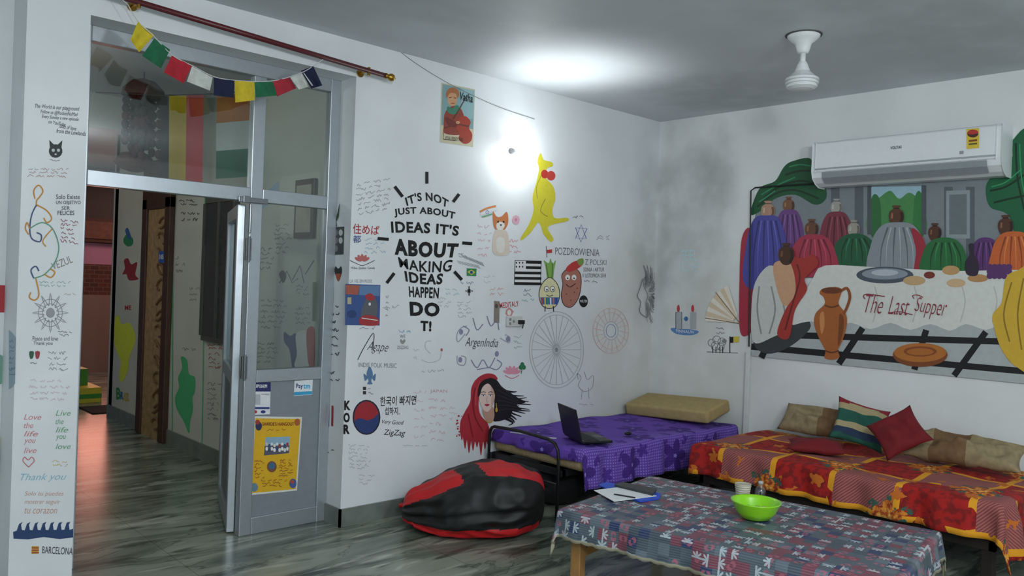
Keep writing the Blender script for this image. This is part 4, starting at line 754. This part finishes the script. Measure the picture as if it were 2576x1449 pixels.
def purple():
    t=NT('purple_floral_sheet'); uv,u,v=uvn(t)
    c=lin('#623fa8')
    dots=t.m('GREATER_THAN',t.m('ADD',t.m('SINE',t.m('MULTIPLY',u,330)),t.m('SINE',t.m('MULTIPLY',v,330))),.8)
    zone=t.ss(t.m('ADD',v,t.m('MULTIPLY',t.noise(3,uv),.25)),3.78,3.62)
    c=t.mix(t.m('MULTIPLY',dots,t.m('MULTIPLY',zone,.5)),c,lin('#a79fe0'))
    m1,r=flower(t,u,v,.25,.48,5,0,0,.05,True,.6); c=t.mix(t.m('MULTIPLY',m1,.9),c,lin('#3a1878'))
    m2,r=flower(t,u,v,.125,.42,5,1,.05,.03,True,.6,.6); c=t.mix(t.m('MULTIPLY',t.m('MULTIPLY',m2,t.m('GREATER_THAN',t.noise(5,uv,1),.5)),.9),c,lin('#421f86'))
    m3,r=flower(t,u,v,.25,.06,5,0,0,.05); c=t.mix(m3,c,lin('#8a7fd0'))
    t.l(c,t.b.inputs['Base Color']); t.b.inputs['Roughness'].default_value=.8; t.bump(t.noise(9,uv),.5,.03); return t.mat
def redgold():
    t=NT('red_gold_blanket'); uv,u,v=uvn(t); nz=t.noise(25,uv,4)
    s=.38
    U=t.m('DIVIDE',t.m('ADD',u,20*s+.02),s); V=t.m('DIVIDE',t.m('ADD',v,20*s+.1),s)
    ck=t.m('MODULO',t.m('ADD',t.m('FLOOR',U),t.m('FLOOR',V)),2)
    c=t.mix(ck,lin('#a5130e'),lin('#a0625e'))
    st=t.m('GREATER_THAN',t.m('SINE',t.m('MULTIPLY',t.m('ADD',u,v),330)),.0)
    c=t.mix(t.m('MULTIPLY',t.m('MULTIPLY',ck,st),.7),c,lin('#741e22'))
    c=t.mix(t.m('MULTIPLY',t.m('MULTIPLY',t.m('SUBTRACT',1,ck),t.ss(nz,.44,.6)),.75),c,lin('#640a0a'))
    ln=t.m('MAXIMUM',t.m('LESS_THAN',t.m('FRACT',V),.10),t.m('LESS_THAN',t.m('FRACT',U),.085))
    seg=t.m('GREATER_THAN',t.noise(6,uv,1),.41)
    c=t.mix(t.m('MULTIPLY',ln,seg),c,lin('#e09a1a'))
    ad=t.m('ADD',u,t.m('MULTIPLY',nz,.09)); av=t.m('ADD',v,t.m('MULTIPLY',nz,.08))
    nb=t.noise(38,uv,3)
    m0,r=flower(t,ad,av,.38,.36,7,1,.17,.19,True,.5); c=t.mix(t.m('MULTIPLY',m0,t.ss(nb,.42,.5)),c,lin('#33584a'))
    m1,r=flower(t,ad,av,.38,.29,6,1,.17,.19,True,.45); c=t.mix(m1,c,t.mix(t.ss(nb,.4,.6),lin('#8e2e0a'),lin('#d9842a')))
    m2,r=flower(t,ad,av,.38,.15,5,1,.17,.19,True,.4); c=t.mix(m2,c,t.mix(t.ss(nb,.4,.62),lin('#a8470e'),lin('#eab458')))
    m3,r=flower(t,ad,av,.12,.38,5,0,.02,.0,True,.5); c=t.mix(t.m('MULTIPLY',m3,t.m('GREATER_THAN',t.noise(4,uv,1),.55)),c,lin('#c4681a'))
    t.l(c,t.b.inputs['Base Color']); t.b.inputs['Roughness'].default_value=.85; t.bump(nz,.4,.01); return t.mat
def tcloth():
    t=NT('patchwork_tablecloth'); uv,u,v=uvn(t); s=.052
    def cell(s,k):
        U=t.m('FLOOR',t.m('DIVIDE',t.m('ADD',u,50*s),s)); V=t.m('FLOOR',t.m('DIVIDE',t.m('ADD',v,50*s),s)); cb=t.n('ShaderNodeCombineXYZ'); t.l(U,cb.inputs[0]); t.l(V,cb.inputs[1]); cb.inputs[2].default_value=k
        w=t.n('ShaderNodeTexWhiteNoise'); t.l(cb.outputs[0],w.inputs['Vector']); return w.outputs['Value']
    w1=cell(s,1.5); r=t.n('ShaderNodeValToRGB'); r.color_ramp.interpolation='CONSTANT'; t.l(w1,r.inputs[0])
    els=r.color_ramp.elements; els[0].color=lin('#4b5762'); els[1].position=.34; els[1].color=lin('#733848')
    for p,cc in((.58,'#22315a'),(.70,'#5c6873'),(.84,'#3f4a56')): e=els.new(p); e.color=lin(cc)
    c=r.outputs[0]
    st=t.m('GREATER_THAN',t.m('SINE',t.m('MULTIPLY',u,620)),.2); c=t.mix(t.m('MULTIPLY',st,.15),c,lin('#9aa4ac'))
    m2,rr=flower(t,u,v,s,.44,2,1,0,0,False,.7,t.m('MULTIPLY',cell(s,9.1),6.0)); c=t.mix(t.m('MULTIPLY',t.m('MULTIPLY',t.m('MULTIPLY',m2,t.m('GREATER_THAN',rr,.16)),t.m('LESS_THAN',cell(s,7.7),.35)),.75),c,lin('#a85e70'))
    rot=t.m('MULTIPLY',t.m('FLOOR',t.m('MULTIPLY',cell(s,5.3),4)),1.5708)
    m1,rr=flower(t,u,v,s,.56,8,0,0,0,False,.85,rot); wedge=t.m('GREATER_THAN',cell(s,3.1),.66)
    U=t.m('SUBTRACT',t.m('FRACT',t.m('DIVIDE',t.m('ADD',u,50*s),s)),.5); V=t.m('SUBTRACT',t.m('FRACT',t.m('DIVIDE',t.m('ADD',v,50*s),s)),.5)
    side=t.m('GREATER_THAN',t.m('ADD',t.m('MULTIPLY',U,t.m('COSINE',rot)),t.m('MULTIPLY',V,t.m('SINE',rot))),-.08)
    c=t.mix(t.m('MULTIPLY',t.m('MULTIPLY',t.m('MULTIPLY',m1,wedge),side),.85),c,lin('#b2bec4'))
    t.l(c,t.b.inputs['Base Color']); t.b.inputs['Roughness'].default_value=.45; t.bump(t.noise(5,uv),.2,.01); return t.mat
def drape(name,x0,x1,y0,y1,zt,ox0,ox1,oy0,oy1,mt,loc,rot=0,res=.03,flare=.12,rip=.02,hemmat=None,bump=.01,hem=.02,minz=.06,seed=0,r=.03,scal=0):
    W0,W1,L0,L1=x0-ox0,x1+ox1,y0-oy0,y1+oy1
    nx=max(4,int((W1-W0)/res)); ny=max(4,int((L1-L0)/res)); vs=[];uvs=[];dd=[]
    rs=random.Random(seed); ph=[rs.uniform(0,6) for _ in range(8)]
    for j in range(ny+1):
        for i in range(nx+1):
            a=W0+(W1-W0)*i/nx; c=L0+(L1-L0)*j/ny
            ca=min(max(a,x0),x1); cc=min(max(c,y0),y1); dx=a-ca; dy=c-cc; dist=math.hypot(dx,dy)
            z=zt; X,Y=ca,cc
            if dist>0:
                ux,uy=dx/dist,dy/dist
                s=(a if abs(dy)>abs(dx) else c)
                rp=rip*(math.sin(s*19+ph[0])+.6*math.sin(s*37+ph[1]))*min(1,dist/.12)
                if dist<r*1.57: th=dist/r; ou=r*math.sin(th); dn=r*(1-math.cos(th))
                else: ou=r+(dist-r*1.57)*flare; dn=r+(dist-r*1.57)
                if scal: dn+=scal*abs(math.sin(s*52))*max(0,dist/.14)**6
                X+=ux*(ou+max(rp,-ou*.8)); Y+=uy*(ou+max(rp,-ou*.8)); z-=dn
            z+=bump*(math.sin(a*7+ph[2])*math.sin(c*6+ph[3])+.5*math.sin(a*17+c*9+ph[4])*math.sin(c*15+ph[5]))*(1 if dist==0 else max(0,1-dist*6))
            z=max(z,minz); vs.append((X,Y,z)); uvs.append((a,c)); dd.append((dist,max(dx,0)>=ox1-hem and ox1>.05 or -min(dx,0)>=ox0-hem and ox0>.05 or max(dy,0)>=oy1-hem and oy1>.05 or -min(dy,0)>=oy0-hem and oy0>.05))
    me=bpy.data.meshes.new(name); fs=[];mi=[]
    for j in range(ny):
        for i in range(nx):
            k=j*(nx+1)+i; fs.append((k,k+1,k+nx+2,k+nx+1)); mi.append(1 if hemmat and (dd[k][1] and dd[k+nx+2][1]) else 0)
    me.from_pydata(vs,[],fs); me.materials.append(mt)
    if hemmat: me.materials.append(hemmat)
    ul=me.uv_layers.new(name='UVMap')
    for p in me.polygons:
        p.use_smooth=True; p.material_index=mi[p.index]
        for li in p.loop_indices: ul.data[li].uv=uvs[me.loops[li].vertex_index]
    o=bpy.data.objects.new(name,me); col.objects.link(o); o.location=loc; o.rotation_euler=(0,0,rot)
    so=o.modifiers.new('thick','SOLIDIFY'); so.thickness=.004; so.offset=1
    return o
def pillow(name,w,l,h,mt,loc,rot,pinch=.1,n=18,colfn=None,crumple=.35):
    b=MB(); vs=[];fs=[]
    for s in(1,-1):
        for j in range(n+1):
            for i in range(n+1):
                u=-1+2*i/n; v=-1+2*j/n
                x=u*w/2*(1-pinch*(1-v*v)*abs(u)**2); y=v*l/2*(1-pinch*(1-u*u)*abs(v)**2)
                z=s*h/2*(max(0,1-abs(u)**3.0)**.6)*(max(0,1-abs(v)**3.0)**.6)
                z+=crumple*h*mnoise.noise(Vector((u*1.6,v*1.6*l/w,s*2+w*30)))*(1-u*u)*(1-v*v)
                vs.append((x,y,z))
    N=(n+1)**2
    for s in(0,1):
        for j in range(n):
            for i in range(n):
                k=s*N+j*(n+1)+i; q=(k,k+1,k+n+2,k+n+1)
                fs.append(q if s==0 else q[::-1])
    b.v=[Vector(p) for p in vs]
    for q in fs:
        c=sum((b.v[k] for k in q),Vector())/4
        m2=mt if colfn is None else colfn(c.x/w+.5,c.y/l+.5)
        b.f.append(list(q)); b.mi.append(b.m(m2))
    o=b.obj(name,loc=loc,rot=rot,smooth=True)
    wm=o.modifiers.new('w','WELD'); wm.merge_threshold=.0005
    return o
# ================= COT (purple)
x0,x1,yy0,yy1=3.93,5.72,3.47,4.32
e=empty('cot',((x0+x1)/2,(yy0+yy1)/2,0)); tag(e,'black tubular metal cot under purple sheet','bed')
b=MB()
arc=[(3.86,4.30,0),(3.86,4.30,.46)]+[(3.86,4.30-.05*(1-math.cos(t)),.46+.07*math.sin(t)) for t in (.5,1,1.57)]+[(3.86,4.0,.54),(3.86,3.72,.53),(3.86,3.66,.51),(3.86,3.63,.47),(3.86,3.62,.4),(3.86,3.62,0)]
b.tube(arc,.011,M_blk,10); b.tube([(3.86,4.3,.25),(3.86,3.62,.25)],.008,M_blk); b.obj('headboard',parent=e,world=True,smooth=True)
b=MB(); b.box(3.86,5.7,3.6,3.63,.3,.34,M_blk); b.box(3.86,5.7,4.27,4.3,.3,.34,M_blk); b.box(3.88,3.91,3.6,4.3,.3,.34,M_blk); b.box(5.67,5.7,3.6,4.3,.3,.34,M_blk)
for i in range(10): b.box(4.0+i*.17,4.04+i*.17,3.62,4.28,.33,.345,M_blk)
b.obj('rails',parent=e,world=True)
for p in((5.66,3.63),(5.66,4.27)):
    b=MB(); b.tube([(p[0],p[1],0),(p[0],p[1],.32)],.014,M_blk); b.obj('leg',parent=e,world=True,smooth=True)
b=MB(); b.box(x0-.01,x1,yy0,yy1,.346,.475,mat('#a38e6a',.8,name='beige_ticking',var=.2,scale=40)); o=b.obj('mattress',recenter=True,bevel=.035,bseg=4); tag(o,'thin beige mattress on metal cot','mattress')
o=drape('bed_sheet',x0,x1,yy0,yy1,.486,.085,0,.25,0,purple(),(0,0,0),0,.025,.1,.016,None,.007,seed=3,r=.02); tag(o,'purple floral bed sheet draped over cot mattress','bed sheet')
b=MB(); b.box(-.165,.165,-.40,.40,-.05,.05,mat('#b09a68',.85,name='mustard_fabric',var=.12,scale=20,bump=.3)); o=b.obj('foam_pillow',loc=(5.53,3.90,.586),rot=(math.radians(-3),math.radians(-13),math.radians(1)),bevel=.022,bseg=4); tag(o,'long flat mustard beige foam pillow at head of cot','pillow')
for p in o.data.polygons: p.use_smooth=True
e=empty('laptop',(4.08,3.70,.508),(0,0,math.radians(-24))); tag(e,'open black laptop on purple sheet','laptop')
M_lp=mat('#1d1f22',.4,.3)
b=MB(); b.box(0,.22,-.155,.155,0,.017,M_lp); b.obj('base',parent=e,bevel=.004)
b=MB()
for r_ in range(5):
    for k in range(13): b.box(.03+r_*.020,.046+r_*.020,-.137+k*.021,-.120+k*.021,.0168,.0195,mat('#0c0d0f',.5))
b.box(.15,.205,-.05,.05,.0168,.0176,mat('#2c2f33',.3)); b.obj('keyboard',parent=e)
lid=empty('screen_lid',(0,0,.017),(0,math.radians(-14),0),e)
b=MB(); b.box(-.01,0,-.155,.155,0,.215,M_lp); b.obj('lid_shell',parent=lid,bevel=.003)
b=MB(); b.box(0,.001,-.143,.143,.018,.2,mat('#0a0c10',.15)); b.obj('display',parent=lid)
b=MB(); b.tube([(4.02,3.80,.505),(4.0,3.85,.502),(3.97,3.98,.502),(3.94,4.08,.502),(3.92,4.15,.5)],.004,mat('#d0d0d0')); tag(b.obj('charging_cable',recenter=True),'white charging cable lying on purple sheet','cable')
c=hz(1580,1090,.51); b=MB(); b.ball((0,0,.0),.034,.022,.013,M_lp); tag(b.obj('computer_mouse',loc=(c.x,c.y,.510),smooth=True),'small black computer mouse on purple sheet','mouse')
b=MB(); b.ball((4.25,3.95,.155),.3,.22,.155,mat('#101114',.8,bump=.3),20,12); tag(b.obj('travel_bag',recenter=True,smooth=True),'black soft bag pushed under cot','bag')
# ================= BED 2 (red/gold)
x0,x1,yy0,yy1=4.75,5.72,1.32,3.17
e=empty('bed',((x0+x1)/2,(yy0+yy1)/2,0)); tag(e,'low dark wooden bed under red blanket','bed')
M_dw=mat('#1e1410',.6,var=.2)
b=MB(); b.box(x0+.02,x1,yy0+.02,yy0+.05,.24,.32,M_dw); b.box(x0+.02,x1,yy1-.05,yy1-.02,.24,.32,M_dw); b.box(x0+.02,x0+.05,yy0+.02,yy1-.02,.24,.32,M_dw); b.box(x1-.03,x1,yy0+.02,yy1-.02,.24,.32,M_dw); b.box(x0+.04,x1-.02,yy0+.04,yy1-.04,.30,.32,M_dw); b.obj('rails',parent=e,world=True)
for p in((x0+.06,yy0+.06),(x0+.06,yy1-.06),(x1-.06,yy0+.06),(x1-.06,yy1-.06)):
    b=MB(); b.box(p[0]-.03,p[0]+.03,p[1]-.03,p[1]+.03,0,.24,M_dw); b.obj('leg',parent=e,world=True,bevel=.004)
b=MB(); b.box(x0+.01,x1,yy0+.01,yy1,.320,.485,mat('#8f8468',.8)); tag(b.obj('mattress',recenter=True,bevel=.035,bseg=4),'thick mattress on wooden bed','mattress')
o=drape('blanket',x0,x1,yy0,yy1,.500,.21,0,.30,.10,redgold(),(0,0,0),0,.025,.13,.022,mat('#d6971e',.85,bump=.4),.01,.02,seed=5); tag(o,'red and gold floral fleece blanket over bed','blanket')
M_bg=mat('#9c8b68',.85,name='beige_brocade',var=.3,scale=22,bump=.3); M_br=mat('#7d6040',.85,name='brown_brocade',var=.3,scale=22); M_rd=mat('#74101a',.85,name='red_cushion_fabric',var=.1,bump=.2)
o=pillow('cushion',.24,.50,.12,M_bg,(5.61,2.76,.64),(0,math.radians(-48),0),.05,colfn=lambda u,v:M_bg if v>.4 else M_br,crumple=.6); tag(o,'beige brocade pillow leaning on wall above bed','pillow')
stc=[mat('#8a2030',.85),mat('#a89a74',.85),mat('#1c5648',.85),mat('#1c5648',.85),mat('#a89a74',.85),mat('#223450',.85),mat('#1c5648',.85)]
o=pillow('cushion',.32,.34,.09,stc[0],(5.48,2.38,.685),(math.radians(24),math.radians(-54),math.radians(8)),.12,n=28,colfn=lambda u,v:stc[min(6,int((1-u)*7))],crumple=.5); tag(o,'striped cushion in red beige green and blue','cushion')
o=pillow('cushion',.30,.30,.10,M_rd,(0,0,0),(0,0,0),.12,crumple=.5)
o.matrix_world=Matrix.Translation((5.29,2.05,.70))@Matrix.Rotation(math.radians(-52),4,'Y')@Matrix.Rotation(math.radians(42),4,'Z'); tag(o,'dark red square cushion standing on one corner','cushion')
o=pillow('cushion',.26,.36,.08,M_rd,(5.12,2.50,.556),(0,math.radians(-4),math.radians(28)),.12,crumple=.5); tag(o,'dark red cushion lying flat on blanket','cushion')
o=pillow('cushion',.25,.70,.14,M_bg,(5.50,1.75,.62),(0,math.radians(-30),math.radians(2)),.10,n=30,colfn=lambda u,v:M_br if .42<v<.72 else M_bg,crumple=.7); tag(o,'long slumped beige and brown pillow against wall','pillow')
# ================= TABLE
TR_=math.radians(10); tc=(3.52,2.055,0); tw,tl,tz=.96,1.50,.45
e=empty('coffee_table',tc,(0,0,TR_)); tag(e,'low light wooden table covered by patterned cloth','table')
M_tw=mat('#a87c48',.5,name='light_wood',var=.2,scale=14)
b=MB(); b.box(-tw/2+.005,tw/2-.005,-tl/2+.005,tl/2-.005,tz-.035,tz-.006,M_tw); b.obj('table_top',parent=e,bevel=.004)
for sx in(-1,1):
    for sy in(-1,1):
        b=MB(); X=sx*(tw/2-.05); Y=sy*(tl/2-.08); b.box(X-.027,X+.027,Y-.027,Y+.027,0,tz-.035,M_tw); b.obj('leg',parent=e,bevel=.004)
b=MB()
for sx in(-1,1): X=sx*(tw/2-.05); b.box(X-.012,X+.012,-tl/2+.107,tl/2-.107,tz-.09,tz-.035,M_tw)
for sy in(-1,1): Y=sy*(tl/2-.08); b.box(-tw/2+.077,tw/2-.077,Y-.012,Y+.012,tz-.09,tz-.035,M_tw)
b.obj('apron',parent=e)
b=MB()
for sy in(-1,1): Y=sy*(tl/2-.08); b.box(-tw/2+.077,tw/2-.077,Y-.012,Y+.012,.22,.26,M_tw)
b.obj('stretcher',parent=e)
o=drape('tablecloth',-tw/2,tw/2,-tl/2,tl/2,tz,.13,.13,.13,.13,tcloth(),tc,TR_,.0125,.16,.010,mat('#a19c86',.7,name='cream_trim'),.001,.020,seed=9,r=.012,scal=.012); tag(o,'grey maroon and navy patterned tablecloth with cream edge','tablecloth')
zt=tz+.0065
c=hz(1900,1303,zt); e=empty('bowl',(c.x,c.y,zt)); tag(e,'lime green plastic bowl on table','bowl')
M_lime=mat('#8fd81c',.3,name='lime_plastic',var=.03,coat=.4)
b=MB(); b.lathe([(.05,0),(.07,.004),(.095,.035),(.110,.070),(.117,.080),(.119,.086),(.111,.084),(.103,.07),(.088,.038),(.065,.012),(.01,.010)],M_lime,40); b.obj('bowl_shell',parent=e,smooth=True)
b=MB()
for i in range(16):
    a=i*2.4; r_=.016*math.sqrt(i); b.ball((r_*math.cos(a),r_*math.sin(a),.04),.018,.014,.01,mat(['#b4b87a','#c9a68c','#8fae5a'][i%3],.7),8,6)
o=b.obj('snack_mix',parent=e,smooth=True); o['kind']='stuff'
c=hz(1868,1252,zt); e=empty('cup',(c.x,c.y,zt)); tag(e,'small ribbed white cup on table','cup')
b=MB(); b.lathe([(.03,0),(.034,.01),(.042,.070),(.043,.075),(.039,.073),(.032,.012),(.005,.01)],mat('#b9b59f',.5),28); b.obj('cup_body',parent=e,smooth=True)
b=MB()
for k in range(5): r_=.0335+.0017*k; b.lathe([(r_,.012+k*.012),(r_+.0025,.015+k*.012),(r_+.001,.019+k*.012)],mat('#d4d2c4',.5),28)
b.obj('ribs',parent=e,smooth=True)
b=MB(); b.lathe([(.038,.066),(.005,.0665)],mat('#4a3324',.3),24); b.obj('contents',parent=e)
c=hz(1912,1256,zt); e=empty('bottle',(c.x,c.y,zt)); tag(e,'small clear plastic bottle on table','bottle')
b=MB(); b.lathe([(.026,0),(.030,.005),(.030,.045),(.024,.06),(.011,.072),(.011,.085)],glassmat('clear_plastic',(.96,.98,.99,1),.15),24); b.obj('bottle_body',parent=e,smooth=True)
b=MB(); b.lathe([(.013,.080),(.013,.094),(.011,.096)],mat('#b0b6ba',.4),18); b.obj('cap',parent=e,smooth=True)
def slab(name,q,z,h,cc,label,cat,rough=.5):
    b=MB(); p=[hz(u,v,z) for u,v in q]; vs=[(a.x,a.y,z) for a in p]+[(a.x,a.y,z+h) for a in p]; n=len(p)
    b.add(vs,[tuple(range(n)),tuple(range(n,2*n))[::-1]]+[(k,(k+1)%n,n+(k+1)%n,n+k) for k in range(n)],mat(cc,rough)); return tag(b.obj(name,recenter=True,bevel=.001),label,cat)
slab('folder',[(1506,1222),(1526,1215),(1662,1244),(1658,1256),(1610,1264)],zt,.006,'#2450cc','blue plastic folder under papers on table','folder')
slab('paper_sheet',[(1494,1234),(1560,1226),(1652,1248),(1545,1262)],zt+.0065,.002,'#e6eaec','white paper sheets on blue folder','paper')
slab('notebook',[(1546,1224),(1566,1218),(1652,1234),(1642,1247)],zt+.0088,.012,'#3a3c40','dark grey notebook on papers','notebook')
b=MB(); b.tube([hz(1545,1243,zt+.0125),hz(1598,1252,zt+.0125)],.0035,mat('#20242c')); tag(b.obj('pen',recenter=True),'dark pen lying on papers','pen')
# ================= BEANBAG
def beanbag():
    e=empty('beanbag',(3.335,3.84,0),(0,0,math.radians(-43.1))); tag(e,'large slumped red and black beanbag on marble floor','beanbag')
    nU,nV=132,96; vs=[]
    R_=mat('#c4141c',.6,name='red_vinyl',var=.06); K_=mat('#0b0c0e',.55,name='black_vinyl',var=.1)
    for j in range(nV+1):
        t=j/nV; ph=math.pi*t; ax=-math.cos(ph)
        for i in range(nU):
            a=2*math.pi*i/nU
            r=max(0,math.sin(ph))**(.72 if ax<0 else .55)
            x=ax*.44
            ca_,sa_=math.cos(a),math.sin(a)
            yy_=math.copysign(abs(ca_)**(.45 if sa_<0 else .9),ca_)
            yv=yy_*r; zv=sa_*r
            hh=.160+.060*(ax*.5+.5)+.020*math.exp(-((ax-.1)/.4)**2)
            base=hh*(.85+.15*ax)
            z=base+zv*(hh*1.15)
            y=yv*(.325+.04*ax)
            if zv<0: z=base*(1-abs(zv)**.75*(1 if ax>-.8 else .85))
            p=Vector((x,y,z))
            q=mnoise.noise(p*3.5+Vector((3,1,7)))*.036
            q+=.013*math.sin(a*13+3*mnoise.noise(Vector((ax*2,0,1))))*math.exp(-((ax+.9)/.5)**2)*r
            q-=.030*abs(mnoise.noise(Vector((x*7,a*2.4,4))))*r
            q+=mnoise.noise(p*11)*.013
            seam=abs(math.sin(a*3)); q+=-.006*math.exp(-(seam/.1)**2)
            if r>.05: p+=Vector((0,yv,max(zv,-.2))).normalized()*q
            p.z=max(p.z,.002); vs.append(p)
    b=MB(); b.v=vs; ir=b.m(R_); ik=b.m(K_)
    for j in range(nV):
        for i in range(nU):
            b.f.append([j*nU+i,j*nU+(i+1)%nU,(j+1)*nU+(i+1)%nU,(j+1)*nU+i])
            deg=(i+.5)/nU*360; t=(j+.5)/nV
            lo=200+22*t*t; 
            if t<.46: hi=150-18*(t/.46); lo2=hi-62
            else: hi=128-6*(t-.46); lo2=hi-40
            stripe=(.40+.10*(deg-90)/60<t<.50+.10*(deg-90)/60)
            red=((lo2<=deg<hi) and not stripe) or (lo<=deg<262 and t<.88)
            b.mi.append(ir if red else ik)
    b.obj('cover',parent=e,smooth=True)
    b=MB(); b.tube([(-.43,0,.13),(-.45,.0,.135),(-.46,.01,.125)],.014,R_,8); b.obj('handle_loop',parent=e,smooth=True)
beanbag()
